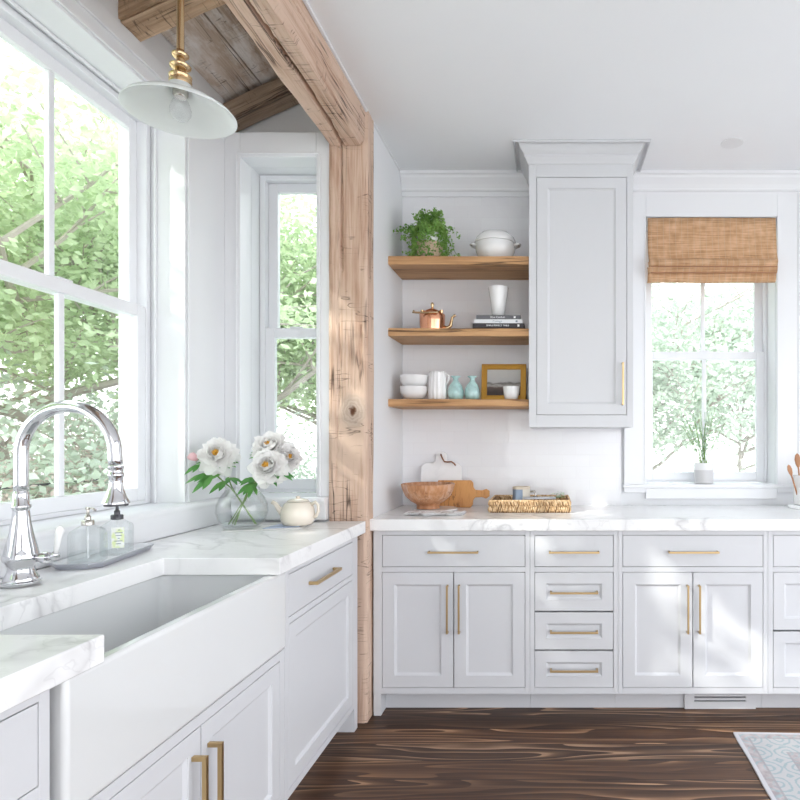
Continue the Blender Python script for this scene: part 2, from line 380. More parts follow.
def build(mb, name, m, parent=None, base=None, bevel=0, smooth=None, solid=0, subd=0, seg=2):
    """mb in world coords (or local to the given parent's origin shift)."""
    org = origin_of(parent) if parent else Vector(base if base else (0, 0, 0))
    me = bpy.data.meshes.new(name)
    me.from_pydata([(v[0] - org.x, v[1] - org.y, v[2] - org.z) for v in mb.v], [], mb.f)
    bm = bmesh.new(); bm.from_mesh(me); bmesh.ops.recalc_face_normals(bm, faces=bm.faces); bm.to_mesh(me); bm.free()
    me.materials.append(m)
    o = bpy.data.objects.new(name, me); COL.objects.link(o)
    if parent: o.parent = parent
    else: o.location = org
    if bevel:
        b = o.modifiers.new('edge', 'BEVEL'); b.width = bevel; b.segments = seg; b.limit_method = 'ANGLE'; b.angle_limit = math.radians(35); b.harden_normals = False
    if solid:
        b = o.modifiers.new('thick', 'SOLIDIFY'); b.thickness = solid; b.offset = 0
    if subd:
        b = o.modifiers.new('sub', 'SUBSURF'); b.levels = subd; b.render_levels = subd
    if smooth:
        for p in me.polygons: p.use_smooth = True
        if smooth != 'all':
            me.set_sharp_from_angle(angle=math.radians(smooth))
    return o
def thing(name, loc, label=None, cat=None, group=None, kind=None):
    o = bpy.data.objects.new(name, None); COL.objects.link(o); o.location = loc; o.empty_display_size = .05
    return tag(o, label, cat, group, kind)
def struct(mb, name, m, **k):
    return tag(build(mb, name, m, **k), kind='structure')
def copy_tree(o, parent=None):
    c = o.copy(); COL.objects.link(c); c.parent = parent
    for ch in list(o.children): copy_tree(ch, c)
    return c
def B(*a, **k): return MB().box(*a, **k)

# ------------------------------------------------------------------ the shell
XW, XP = -1.48, -1.63          # left wall face, window sash plane
YB = 3.427                     # back wall
ZC = 2.77                      # ceiling
FZ = 1.023                     # ledge height
struct(B(-1.8, 2.7, -2.6, 3.7, -.12, 0), 'floor', M['floor'])
c_ = MB().box(-.83, 2.7, -2.6, 3.7, ZC, ZC + .1)
struct(c_, 'ceiling', M['ceil'])
# back wall with the window opening
w = MB()
WX0, WX1, WZ0, WZ1 = .539, 1.27, 1.032, 2.527
w.box(-1.0, WX0, YB + .012, YB + .22, 0, ZC); w.box(WX1, 2.7, YB + .012, YB + .22, 0, ZC)
w.box(WX0, WX1, YB + .012, YB + .22, 0, WZ0 - .012); w.box(WX0, WX1, YB + .012, YB + .22, WZ1, ZC)
struct(w, 'wall_back', M['wall'])
t = MB().box(-.829, .40, YB, YB + .011, .9, 2.70)
t.box(1.40, 2.7, YB, YB + .011, .9, 2.70)
struct(t, 'trim_1', M['tile'])['label'] = 'white glazed subway tile backsplash'
struct(B(-.999, -.83, 2.862, YB + .011, 0, ZC - .001), 'wall_niche', M['wall'])
# bay far wall: gable, and boxed window surround in front of it
GY, CY = 2.875, 2.752
OX0, OX1, OZ1 = -1.408, -1.0627, 2.564
g = MB()
g.box(-1.75, OX0, GY, 3.06, 0, 3.3); g.box(OX1, -1.0, GY, 3.06, 0, 3.3)
g.box(-1.0, -.836, GY, 3.06, ZC + .001, 3.3); g.box(OX0, OX1, GY, 3.06, OZ1, 3.3); g.box(OX0, OX1, GY, 3.06, 0, FZ - .03)
struct(g, 'wall_bay', M['wall'])
g = MB(); ZT = 2.678
g.box(XW, OX0, CY + .02, GY, 0, ZT); g.box(OX1, -1.001, CY + .02, GY, 0, ZT); g.box(OX0, OX1, CY + .02, GY, OZ1, ZT); g.box(OX0, OX1, CY + .02, GY, 0, FZ - .032)
g.box(OX0 - .022, OX0 - .012, CY + .012, CY + .02, FZ, OZ1 + .022); g.box(OX0 - .012, OX1 + .012, CY + .012, CY + .02, OZ1 + .012, OZ1 + .022); g.box(OX1 + .012, OX1 + .022, CY + .012, CY + .02, FZ, OZ1 + .012)
struct(g, 'trim_2', M['trim'], bevel=.003)
# left wall with opening
LY0, LY1, LZ1 = .70, 2.473, 2.58
w = MB()
w.box(-1.75, XW, -2.6, LY0, 0, 2.83); w.box(-1.75, XW, LY1, GY - .001, 0, 2.83)
w.box(-1.75, XW, LY0, LY1, 0, FZ - .03); w.box(-1.75, XW, LY0, LY1, LZ1, 2.83)
struct(w, 'wall_left', M['wall'], bevel=.002)
w = MB()
w.box(XW + .001, XW + .012, -2.6, CY + .018, 2.645, 2.705)      # cornice board under the rafters
w.box(XW + .001, XW + .010, LY1 + .012, LY1 + .024, FZ, 2.60)     # bead round the opening
w.box(XW + .001, XW + .010, LY0, LY1 + .024, 2.590, 2.602)
w.box(-1.60, -1.592, LY1 - .012, LY1 - .0005, FZ, LZ1 - .001)
w.box(-1.60, -1.592, LY0, LY1 - .012, LZ1 - .012, LZ1 - .0005)
struct(w, 'trim_3', M['trim'], bevel=.002)
# ledge
w = MB()
pol = [(-1.63, FZ - .03), (-1.63, FZ), (-1.440, FZ), (-1.428, FZ - .004), (-1.424, FZ - .015), (-1.428, FZ - .028), (-1.436, .914), (-1.478, .914), (-1.478, FZ - .03)]
w.prism(pol, -.3, 2.745, lambda a, b, c: (a, c, b))
struct(w, 'trim_4', M['trim'], bevel=.003)['label'] = 'white window ledge and upstand behind the sink'
w = MB()
pol = [(2.77, .92), (2.728, .92), (2.718, FZ - .028), (2.712, FZ - .015), (2.716, FZ - .003), (2.726, FZ), (2.96, FZ), (2.96, FZ - .028), (2.77, FZ - .028)]
w.prism(pol, -1.423, -1.004, lambda a, b, c: (c, a, b))
struct(w, 'trim_5', M['trim'], bevel=.003)
# room behind the camera and to the right
w = MB()
w.box(-1.75, -.7, -2.7, -2.6, 0, 3.3); w.box(2.3, 2.7, -2.7, -2.6, 0, 3.3); w.box(-.7, 2.3, -2.7, -2.6, 2.55, 3.3)
struct(w, 'wall_rear', M['wall'])
w = MB()
w.box(2.6, 2.7, -2.6, -2.3, 0, ZC); w.box(2.6, 2.7, 2.5, 3.42, 0, ZC); w.box(2.6, 2.7, -2.3, 2.5, 2.6, ZC); w.box(2.6, 2.7, -.05, .05, 0, 2.6)
struct(w, 'wall_right', M['wall'])
# roof boards of the bay
ANG = math.atan(.45)
def roof_z(x): return 2.815 + .45 * (x + 1.48)
w = MB(); xs = [-1.75, -1.482, -1.313, -1.228, -1.06, -.93, -.845]
rs_ = random.Random(3)
for a, b in zip(xs, xs[1:]):
    d = rs_.uniform(0, .012); g_ = .003
    w.prism([(a + g_, roof_z(a + g_) + d), (b - g_, roof_z(b - g_) + d), (b - g_, roof_z(b - g_) + .05), (a + g_, roof_z(a + g_) + .05)], -2.6, 3.05, lambda a_, b_, c: (a_, c, b_))
rb = build(w, 'ceiling_boards', M['plank'], bevel=.003); tag(rb, kind='structure')
# make grain run along local Z: rotate mesh data so that world Y is local Z
def regrain(o, rot):
    me = o.data; me.transform(rot.to_4x4()); o.matrix_world = Matrix.Translation(o.location) @ rot.inverted().to_4x4()
regrain(rb, Matrix.Rotation(PI / 2, 3, 'X'))
struct(MB().prism([(-1.80, roof_z(-1.8) + .055), (-.83, roof_z(-.83) + .055), (-.83, roof_z(-.83) + .12), (-1.8, roof_z(-1.8) + .12)], -2.7, 3.1, lambda a_, b_, c: (a_, c, b_)), 'roof', M['wall'])
struct(B(-.835, -.825, -2.6, 3.43, 2.76, 3.16), 'wall_upper', M['wall'])

# crown on the back wall
def crown_prof(z1, proj, h):
    return [(0, z1), (-proj, z1), (-proj, z1 - .016), (-proj + .010, z1 - .022), (-proj + .014, z1 - .034), (-proj * .45, z1 - h * .52), (-.020, z1 - h * .66), (-.018, z1 - h * .76), (-.010, z1 - h * .80), (-.010, z1 - h), (0, z1 - h)]
w = MB(); w.prism([(YB + a - .0005, b) for a, b in crown_prof(ZC - .001, .062, .125)], -.829, -.12, lambda a, b, c: (c, a, b))
w.prism([(YB + a - .0005, b) for a, b in crown_prof(ZC - .001, .062, .125)], .435, 2.59, lambda a, b, c: (c, a, b))
struct(w, 'trim_6', M['trim'])

# ------------------------------------------------------------------ windows
def sash(mb, T, u0, u1, v0, v1, d0, d1, st=.045, rb_=.05, rt=.045, muntins=()):
    """sash frame in (u, depth, v)"""
    mb.box(u0, u0 + st, d0, d1, v0, v1, T); mb.box(u1 - st, u1, d0, d1, v0, v1, T)
    mb.box(u0 + st, u1 - st, d0, d1, v0, v0 + rb_, T); mb.box(u0 + st, u1 - st, d0, d1, v1 - rt, v1, T)
    for m_ in muntins: mb.box(m_ - .012, m_ + .012, d0 + .006, d1 - .006, v0 + rb_, v1 - rt, T)
    return (u0 + st, u1 - st, v0 + rb_, v1 - rt)
def window(n, T, u0, u1, v0, v1, d, vm, munt, frame=.025, jamb=.07):
    """double hung unit, sash plane starting at depth d (into the wall), T(u,depth,v)"""
    r = thing(f'window_{n}', T(u0, d, v0), kind='structure')
    fr = MB()
    fr.box(u0, u0 + frame, d, d + jamb, v0, v1, T); fr.box(u1 - frame, u1, d, d + jamb, v0, v1, T)
    fr.box(u0 + frame, u1 - frame, d, d + jamb, v1 - frame, v1, T); fr.box(u0 + frame, u1 - frame, d, d + jamb, v0, v0 + frame * .6, T)
    build(fr, 'window_frame', M['sash'], r, bevel=.002)
    a = MB(); g1 = sash(a, T, u0 + frame, u1 - frame, v0 + frame * .6, vm + .022, d + .004, d + .034, muntins=munt)
    s1 = build(a, 'lower_sash', M['sash'], r, bevel=.003)
    build(MB().box(g1[0], g1[1], d + .017, d + .020, g1[2], g1[3], T), 'pane', M['pane'], s1)
    a = MB(); g2 = sash(a, T, u0 + frame, u1 - frame, vm - .022, v1 - frame, d + .037, d + .067, rb_=.04, muntins=munt)
    s2 = build(a, 'upper_sash', M['sash'], r, bevel=.003)
    build(MB().box(g2[0], g2[1], d + .050, d + .053, g2[2], g2[3], T), 'pane', M['pane'], s2)
    lk = MB(); um = (u0 + u1) / 2
    lk.box(um - .03, um + .03, d + .006, d + .030, vm + .022, vm + .03, T); build(lk, 'sash_lock', M['trim'], s1, bevel=.003)
    return r
TL = lambda u, dd, v: (XP + .012 - dd, u, v)
window(1, TL, 1.628, 2.470, FZ + .001, LZ1 - .002, 0, 1.79, (2.035,))
window(2, TL, .704, 1.585, FZ + .001, LZ1 - .002, 0, 1.79, (1.145,))
struct(B(-1.72, -1.595, 1.586, 1.627, FZ + .001, LZ1 - .002), 'trim_7', M['trim'], bevel=.003)
TF = lambda u, dd, v: (u, 2.955 + dd, v)
window(3, TF, -1.406, -1.065, FZ + .002, OZ1 - .002, 0, 1.80, (), frame=.025)
TB = lambda u, dd, v: (u, 3.565 + dd, v)
window(4, TB, WX0 + .001, WX1 - .001, WZ0 + .001, WZ1 - .001, 0, 1.775, ((WX0 + WX1) / 2,), frame=.016)
# casing of the back window
cs = MB(); a0, a1 = WX0 - .118, WX1 + .118
y0, y1 = YB - .012, YB + .0115
cs.box(a0, WX0 - .002, y0, y1, .985, 2.66); cs.box(WX1 + .002, a1, y0, y1, .985, 2.66); cs.box(WX0 - .002, WX1 + .002, y0, y1, WZ1 + .002, 2.66)
cs.box(a0 - .006, a0, y0 - .006, y1, .985, 2.66); cs.box(a1, a1 + .006, y0 - .006, y1, .985, 2.66)
cs.box(WX0 - .012, WX0 - .002, y0 - .004, y0, WZ0, WZ1 + .012); cs.box(WX1 + .002, WX1 + .012, y0 - .004, y0, WZ0, WZ1 + .012)
cs.box(WX0 - .002, WX1 + .002, y0, y1, .95, WZ0 - .021)
struct(cs, 'trim_8', M['trim'], bevel=.002)
struct(B(a0 - .012, a1 + .012, YB - .030, YB + .134, WZ0 - .020, WZ0), 'trim_9', M['trim'], bevel=.004)['label'] = 'white inner sill of the back window'

# ------------------------------------------------------------------ hewn timbers
def timber(name, w, h, Lz, mtx, m, seed, res=.012, crk=(), amp=.006, knot=None, arris=.008):
    """rectangular beam, length on local Z, w on X, h on Y, rough hewn skin; crk: list of (face, [(u,z)...], width, depth)"""
    per = []
    nx, ny = max(4, int(w / res)), max(4, int(h / res))
    for i in range(nx): per.append((-w / 2 + w * i / nx, -h / 2, 0))
    for i in range(ny): per.append((w / 2, -h / 2 + h * i / ny, 1))
    for i in range(nx): per.append((w / 2 - w * i / nx, h / 2, 2))
    for i in range(ny): per.append((-w / 2, h / 2 - h * i / ny, 3))
    nz = int(Lz / (res * 1.6)); n = len(per); vs = []
    nd = [Vector((0, -1, 0)), Vector((1, 0, 0)), Vector((0, 1, 0)), Vector((-1, 0, 0))]
    for k in range(nz + 1):
        z = Lz * k / nz
        for (x, y, f) in per:
            q = Vector((x * 5 + seed * 3.1, y * 5 + seed, z * 1.6))
            dx = noise.noise(q); dy = noise.noise(q + Vector((31, 7, 3)))
            q2 = Vector((x * 22 + seed, y * 22, z * 9)); fn = noise.noise(q2)
            # adze scallops
            sc = abs(math.sin(z * 17 + 4 * noise.noise(Vector((x * 4, y * 4, z * .8 + seed))))) * .25
            cx_, cy_ = x, y
            ex, ey = abs(x) / (w / 2), abs(y) / (h / 2)
            corner = max(0, min(1, (ex + ey - 1.86) / .14))
            p = Vector((x + dx * amp, y + dy * amp, z))
            p -= nd[f] * (amp * .35 * (fn + sc))
            rr = arris * (1 + .9 * noise.noise(Vector((seed * 2 + z * 7, ex, x * 9))))
            p -= Vector((x, y, 0)).normalized() * corner * rr
            u = x if f in (0, 2) else y
            for (cf, pl, cw, cd) in crk:
                if cf != f: continue
                for (ua, za), (ub, zb) in zip(pl, pl[1:]):
                    if za <= z <= zb:
                        uc = ua + (ub - ua) * (z - za) / (zb - za) + .003 * noise.noise(Vector((z * 30, seed, 0)))
                        tt = abs(u - uc) / cw
                        if tt < 1: p -= nd[f] * cd * (1 - tt)
            if knot and knot[0] == f:
                d = math.hypot(u - knot[1], (z - knot[2]) * .8) / knot[3]
                if d < 2.6: p += nd[f] * .006 * math.exp(-d * d * .8)
                if d < .5: p -= nd[f] * .022 * (1 - d / .5)
            vs.append(p)
    fs = [(i * n + k, i * n + (k + 1) % n, (i + 1) * n + (k + 1) % n, (i + 1) * n + k) for i in range(nz) for k in range(n)]
    fs.append(tuple(range(n - 1, -1, -1))); fs.append(tuple(nz * n + k for k in range(n)))
    o = build(MB().add(vs, fs), name, m, smooth=50)
    o.matrix_world = mtx
    return o
# post: front face is local face 0 (-Y)
PZ = 2.767
def add_knot(base_name, kx, kz, r):
    m = M['beam'].copy(); m.name = base_name; nt = m.node_tree; p = nt.nodes['Principled BSDF']
    src = p.inputs['Base Color'].links[0].from_socket
    tc = nt.nodes.new('ShaderNodeTexCoord'); mp = nt.nodes.new('ShaderNodeMapping')
    mp.inputs['Location'].default_value = (-kx, 0, -kz * .8); mp.inputs['Scale'].default_value = (1, 0, .8); L(nt, tc.outputs['Object'], mp.inputs[0])
    ln = nt.nodes.new('ShaderNodeVectorMath'); ln.operation = 'LENGTH'; L(nt, mp.outputs[0], ln.inputs[0])
    nz = noise_n(nt, coords(nt), 40, 3)
    d = math_n(nt, 'ADD', ln.outputs['Value'], math_n(nt, 'MULTIPLY', math_n(nt, 'SUBTRACT', nz, .5), .03))
    rings = math_n(nt, 'SINE', math_n(nt, 'MULTIPLY', d, 420.0))
    halo = ramp(nt, math_n(nt, 'DIVIDE', d, r), [(.0, (1, 1, 1)), (.55, (.85, .85, .85)), (.95, (0, 0, 0))]).outputs[0]
    kc = mixc(nt, math_n(nt, 'MULTIPLY_ADD', rings, .25, .5), (.34, .26, .21), (.50, .40, .33))
    c = mixc(nt, halo, src, kc)
    core = ramp(nt, math_n(nt, 'DIVIDE', d, r), [(.13, (1, 1, 1)), (.26, (0, 0, 0))]).outputs[0]
    c = mixc(nt, core, c, (.14, .06, .03))
    L(nt, c, p.inputs['Base Color']); return m
PM = add_knot('hewn_pine_knot', .022, 1.274 + (441 - 411) / 221.8, .078)
post = timber('timber_post', .176, .105, PZ, Matrix.Translation((-.912, 2.750 + .0545, 0)), PM, 1.7, res=.007,
    crk=[(0, [(-.030, 2.05), (-.028, 2.35), (-.033, 2.60)], .010, .018), (0, [(-.055, 1.05), (-.045, 1.35), (-.035, 1.6), (-.040, 1.75), (-.045, 2.0)], .006, .008),
         (0, [(.055, 1.62), (.058, 1.80)], .006, .009), (0, [(-.05, 0.5), (-.04, .95)], .006, .008), (1, [(.01, 1.2), (.02, 1.9)], .005, .008)],
    amp=.004, knot=(0, .022, 1.274 + (441 - 411) / 221.8, .03))
tag(post, 'upright hewn timber post with a large knot beside the counter end', 'timber post')
# main beam along Y: local Z -> world -Y (towards the viewer), local X -> world -X?, bottom face = local face 0
def frame_m(xa, ya, za, loc):
    m = Matrix((xa, ya, za)).transposed().to_4x4(); m.translation = Vector(loc); return m
BH = .30
bm_ = frame_m(Vector((-1, 0, 0)), Vector((0, 0, 1)), Vector((0, 1, 0)), (-.917, -2.58, 2.603 + BH / 2))
LB = 2.745 + 2.58
# local face 0 = bottom, face 3 = world +X side (since local -x = +X)
beam = timber('ceiling_beam', .158, BH, LB - .0, bm_, M['beam'], 4.2, res=.006,
    crk=[(0, [(.006, 2.9), (-.004, 3.6), (-.002, 4.44), (-.009, 4.8), (.0, 5.1), (.013, 5.33)], .009, .040),
         (3, [(-.05, 3.4), (-.03, 4.3), (-.045, 5.1)], .007, .012), (3, [(.03, 3.9), (.05, 4.8)], .006, .010), (0, [(-.05, 3.6), (-.045, 4.5)], .005, .007)], amp=.007, arris=.012)
tag(beam, 'long hewn timber beam running overhead to the top of the post', 'timber beam')
# rafters, rising to the right. local Z along slope, face 0 = underside
for (ya, yb, m_, sd, lab, h_) in ((2.085, 2.21, M['rafter'], 8.3, 'hewn rafter nearest the lamp rod, tan on its lower edge', .084), (2.745, 2.868, M['rafter2'], 12.9, 'grey-brown hewn rafter against the far gable above the narrow window', .084)):
    za = Vector((math.cos(ANG), 0, math.sin(ANG))); ya_ = Vector((-math.sin(ANG), 0, math.cos(ANG))); xa_ = ya_.cross(za)
    ln_ = .60 if ya > 2.5 else .60
    c0 = Vector((-1.476, (ya + yb) / 2, 2.712)) + ya_ * h_ / 2 * .98
    o = timber('rafter', yb - ya - .008, h_, ln_ / math.cos(ANG) * .80, frame_m(xa_, ya_, za, c0), m_, sd, res=.008, amp=.009, arris=.014,
               crk=[(0, [(.01, .05), (.02, .4)], .006, .01), (3, [(.01, .05), (-.01, .45)], .006, .01), (1, [(.01, .05), (-.01, .45)], .006, .01)])
    tag(o, lab, 'rafter')

# ------------------------------------------------------------------ cabinets
def handle(parent, T, u, v, length, vert=False, n0=0.0, s=.0085, out=.030, name='handle'):
    mb = MB(); h = length / 2
    if vert:
        mb.box(u - s / 2, u + s / 2, n0 + out - s, n0 + out, v - h, v + h, T)
        for sg in (-1, 1): mb.box(u - s / 2, u + s / 2, n0, n0 + out - s, v + sg * (h - s / 2) - s / 2, v + sg * (h - s / 2) + s / 2, T)
    else:
        mb.box(u - h, u + h, n0 + out - s, n0 + out, v - s / 2, v + s / 2, T)
        for sg in (-1, 1): mb.box(u + sg * (h - s / 2) - s / 2, u + sg * (h - s / 2) + s / 2, n0, n0 + out - s, v - s / 2, v + s / 2, T)
    return build(mb, name, M['brass'], parent, bevel=.0008)
def front(parent, T, u0, u1, v0, v1, name, fw=None, rec=.009, th=.020, gap=.0022):
    u0 += gap; u1 -= gap; v0 += gap; v1 -= gap
    mb = MB()
    if fw is None:
        mb.box(u0, u1, -th, 0, v0, v1, T)
        return build(mb, name, M['cab'], parent, bevel=.0012)
    q = .010
    a = [(u0, v0), (u1, v0), (u1, v1), (u0, v1)]
    b = [(u0 + fw, v0 + fw), (u1 - fw, v0 + fw), (u1 - fw, v1 - fw), (u0 + fw, v1 - fw)]
    c = [(u0 + fw + q, v0 + fw + q), (u1 - fw - q, v0 + fw + q), (u1 - fw - q, v1 - fw - q), (u0 + fw + q, v1 - fw - q)]
    vs = [T(u, 0, v) for u, v in a] + [T(u, 0, v) for u, v in b] + [T(u, -.003, v) for u, v in b] + [T(u, -rec, v) for u, v in c] + [T(u, -th, v) for u, v in a]
    fs = []
    for i in range(4):
        j = (i + 1) % 4
        fs += [(i, j, 4 + j, 4 + i), (4 + i, 4 + j, 8 + j, 8 + i), (8 + i, 8 + j, 12 + j, 12 + i), (i, 16 + i, 16 + j, j)]
    fs += [(12, 13, 14, 15), (16, 19, 18, 17)]
    mb.add(vs, fs)
    return build(mb, name, M['cab'], parent, bevel=.0008, seg=1)
def body(parent, T, u0, u1, v0, v1, rows, cols=None, depth=.55, fth=.020, stl=.02, stile_r=.02, ends=(True, True)):
    """rows: list of (v_lo, v_hi) openings; stiles stl left and stile_r right"""
    mb = MB()
    mb.box(u0 + .0005, u0 + stl, -fth, 0, v0, v1, T); mb.box(u1 - stile_r, u1 - .0005, -fth, 0, v0, v1, T)
    es = [v0] + [x for r_ in sorted(rows) for x in r_] + [v1]
    for i in range(0, len(es), 2):
        if es[i + 1] - es[i] > .0005: mb.box(u0 + stl, u1 - stile_r, -fth, 0, es[i], es[i + 1], T)
    b = build(mb, 'face_frame', M['cab'], parent, bevel=.0008, seg=1)
    mb = MB(); e = .0008
    mb.box(u0 + e, u0 + .018, -depth, -fth, v0, v1, T); mb.box(u1 - .018, u1 - e, -depth, -fth, v0, v1, T)
    mb.box(u0 + .018, u1 - .018, -depth, -fth - .001, v0, v0 + .018, T); mb.box(u0 + .018, u1 - .018, -depth, -depth + .01, v0 + .018, v1, T)
    mb.box(u0 + .018, u1 - .018, -depth + .01, -fth - .004, v1 - .018, v1, T)
    mb.box(u0 + .018, u1 - .018, -fth - .012, -fth - .008, v0 + .018, v1 - .018, T)
    build(mb, 'carcass', M['carc'], parent)
    return b
YF = 2.825
TK = lambda u, n, v: (u, YF - n, v)
XB = lambda px: (px - 550) / (F / YF)
ZB = lambda py: EYE - (py - 441) / (F / YF)
zt = .861; zb0 = ZB(694)
D1 = (ZB(567), ZB(535)); D2 = (ZB(688), ZB(572))
def back_cab(name, label, px0, px1, o0, o1, kind):
    x0, x1 = XB(px0), XB(px1); u0, u1 = XB(o0), XB(o1)
    r = thing(name, ((x0 + x1) / 2, YF + .3, .001), label, 'cabinet', 'grey base cabinets along the back wall')
    rows = [D1, D2] if kind == 'doors' else [D1]
    dz = []
    if kind == 'doors': rows = [D2, D1]
    elif kind == 'three': dz = [(ZB(611.3), D2[1]), (ZB(650), ZB(612)), (D2[0], ZB(650.7))]; rows = [D2, D1]
    else: dz = [(ZB(630.3), D2[1]), (D2[0], ZB(631.3))]; rows = [D2, D1]
    body(r, TK, x0, x1, zb0, zt, rows, stl=u0 - x0, stile_r=x1 - u1)
    d = front(r, TK, u0, u1, *D1, 'drawer'); handle(d, TK, (u0 + u1) / 2, (D1[0] + D1[1]) / 2 - .003, .232 if kind != 'two' else .232)
    if kind == 'doors':
        um = (u0 + u1) / 2
        for s_ in (-1, 1):
            d = front(r, TK, min(um, um + s_ * (u1 - u0) / 2), max(um, um + s_ * (u1 - u0) / 2), *D2, 'door', fw=.056)
            handle(d, TK, um + s_ * .027, (ZB(585) + ZB(632)) / 2, .222, True)
    else:
        for (a, b) in dz:
            d = front(r, TK, u0, u1, a, b, 'drawer', fw=.052)
            if kind == 'three': handle(d, TK, (u0 + u1) / 2, (a + b) / 2 - .002, .222, n0=-.009, out=.036)
            else: handle(d, TK, (u0 + u1) / 2, (a + b) / 2, .23, n0=-.009, out=.036)
    # plinth
    pl = MB(); pl.box(x0 + .0005, x1 - .0005, -.104, -.088, .001, zb0, TK); build(pl, 'plinth', M['cab'], r)
    return r
c1 = back_cab('base_cabinet', 'grey base cabinet with two doors, next to the timber post', 373.3, 530, 382, 525.3, 'doors')
lg = MB(); lg.box(XB(373.5), XB(381), -.088, 0, .001, zb0, TK); build(lg, 'leg', M['cab'], c1, bevel=.001)
back_cab('base_cabinet', 'grey base cabinet with a column of four drawers', 530, 618, 534.5, 613.5, 'three')
c3 = back_cab('base_cabinet', 'grey base cabinet with two doors, standing under the window', 618, 768, 622.5, 763.3, 'doors')
back_cab('base_cabinet', 'grey cabinet with deep drawers, cut off at the photo edge', 768, 922, 773, 917, 'two')
# toe kick register
v_ = thing('floor_vent', (XB(724), YF + .06, .001), 'white slotted vent panel in the toe kick', 'vent')
mb = MB(); vx0, vx1, vs0, vs1 = XB(688), XB(761), XB(698), XB(751)
zz = .0935
mb.box(vx0, vs0, -.087, -.072, .001, zz, TK); mb.box(vs1, vx1, -.087, -.072, .001, zz, TK)
for a, b in ((.001, .036), (.0425, .0535), (.060, .071), (.0775, zz)): mb.box(vs0, vs1, -.080 if a > .002 else -.087, -.072, a, b, TK)
build(mb, 'grille', M['cab'], v_, bevel=.001)
build(MB().box(vs0, vs1, -.087, -.082, .036, zz, TK), 'duct_opening', M['black'], v_)
# back worktop
wt = MB().box(XB(372.2) - .006, 1.745, 2.800, YB - .0005, .8615, .914)
tag(build(wt, 'worktop', M['marble'], base=(0, 3.1, .8615), bevel=.003), 'long white marble worktop along the back wall', 'worktop')

# wall cabinet
YU = 3.10
TU = lambda u, n, v: (u, YU - n, v)
XU = lambda px: (px - 550) / (F / YU); ZU = lambda py: EYE - (py - 441) / (F / YU)
r = thing('wall_cabinet', (XU(581), YU + .16, ZU(427)), 'tall grey wall cabinet with one door and stepped cornice', 'cabinet')
ux0, ux1 = XU(529), XU(633); dz0, dz1 = ZU(415), ZU(177); du0, du1 = XU(536.5), XU(627)
zt2 = ZU(164)
body(r, TU, ux0, ux1, ZU(427), zt2, [(dz0, dz1)], depth=YB - YU - .001, stl=du0 - ux0, stile_r=ux1 - du1)
sd = MB(); sd.box(ux0 - .0005, ux0 + .0007, -(YB - YU - .001), -.0005, ZU(427), zt2, TU); sd.box(ux1 - .0007, ux1 + .0005, -(YB - YU - .001), -.0005, ZU(427), zt2, TU)
sd.box(ux0, ux1, -(YB - YU - .001), -.001, ZU(427) - .001, ZU(427), TU)
build(sd, 'side_panel', M['cab'], r)
d = front(r, TU, du0, du1, dz0, dz1, 'door', fw=.055)
handle(d, TU, XU(622.5), (ZU(363) + ZU(405)) / 2, .215, True)
# cornice swept round three sides
prof = [(0, zt2 - .004), (.006, zt2), (.010, zt2 + .010), (.018, zt2 + .022), (.022, zt2 + .030), (.022, zt2 + .040), (.034, zt2 + .052), (.046, zt2 + .072), (.052, zt2 + .084), (.058, zt2 + .088), (.060, zt2 + .100), (.074, ZC - .014), (.078, ZC - .012), (.078, ZC - .001), (0, ZC - .001)]
mb = MB(); vs = []; yb_ = YB - .0008
for (p_, z) in prof:
    vs += [(ux0 - p_, yb_, z), (ux0 - p_, YU - p_, z), (ux1 + p_, YU - p_, z), (ux1 + p_, yb_, z)]
n_ = len(prof)
fs = [(i * 4 + k, i * 4 + k + 1, (i + 1) * 4 + k + 1, (i + 1) * 4 + k) for i in range(n_ - 1) for k in range(3)]
fs += [tuple(i * 4 for i in range(n_)), tuple(i * 4 + 3 for i in range(n_ - 1, -1, -1)), (0, 3, 2, 1), ((n_ - 1) * 4, (n_ - 1) * 4 + 1, (n_ - 1) * 4 + 2, (n_ - 1) * 4 + 3)]
mb.add(vs, fs); build(mb, 'cornice', M['cab'], r, smooth=25)

# left run
XF = -.855
TR = lambda u, n, v: (XF + n, u, v)
def left_base(r, u0, u1, zbot=.105):
    build(MB().box(u0 + .0005, u1 - .0005, -.104, -.088, .001, zbot, TR), 'plinth', M['cab'], r)
r = thing('base_cabinet', (-1.15, 2.33, .001), 'grey cabinet right of the sink with one drawer over a tall panel', 'cabinet', None)
body(r, TR, 1.9665, 2.71, .105, zt, [(.13, .674), (.696, .838)], stl=.030, stile_r=.066)
d = front(r, TR, 1.996, 2.644, .696, .838, 'drawer'); handle(d, TR, 2.285, .770, .25, s=.011, out=.034)
front(r, TR, 1.996, 2.644, .13, .674, 'door', fw=.052)
left_base(r, 1.9665, 2.66)
lg = MB(); lg.box(2.665, 2.7095, -.088, 0, .001, .105, TR); build(lg, 'leg', M['cab'], r, bevel=.001)
ep = MB(); ep.box(2.7095, 2.711, -.55, -.001, .105, zt, TR); build(ep, 'side_panel', M['cab'], r)
r = thing('base_cabinet', (-1.15, 1.5, .001), 'grey two-door cabinet carrying the white apron sink', 'cabinet', None)
body(r, TR, 1.045, 1.965, .105, .606, [(.13, .578)], stl=.035, stile_r=.035)
um = 1.495
for a, b, hu in ((1.08, um, um - .036), (um, 1.930, um + .032)):
    d = front(r, TR, a, b, .13, .578, 'door', fw=.050); handle(d, TR, hu, .415, .21, True, s=.011, out=.036)
left_base(r, 1.045, 1.965)
r = thing('base_cabinet', (-1.15, .6, .001), 'grey cabinet nearest the viewer under the near worktop corner', 'cabinet', None)
body(r, TR, .15, 1.0435, .105, zt, [(.13, .674), (.696, .838)], stl=.03, stile_r=.0225)
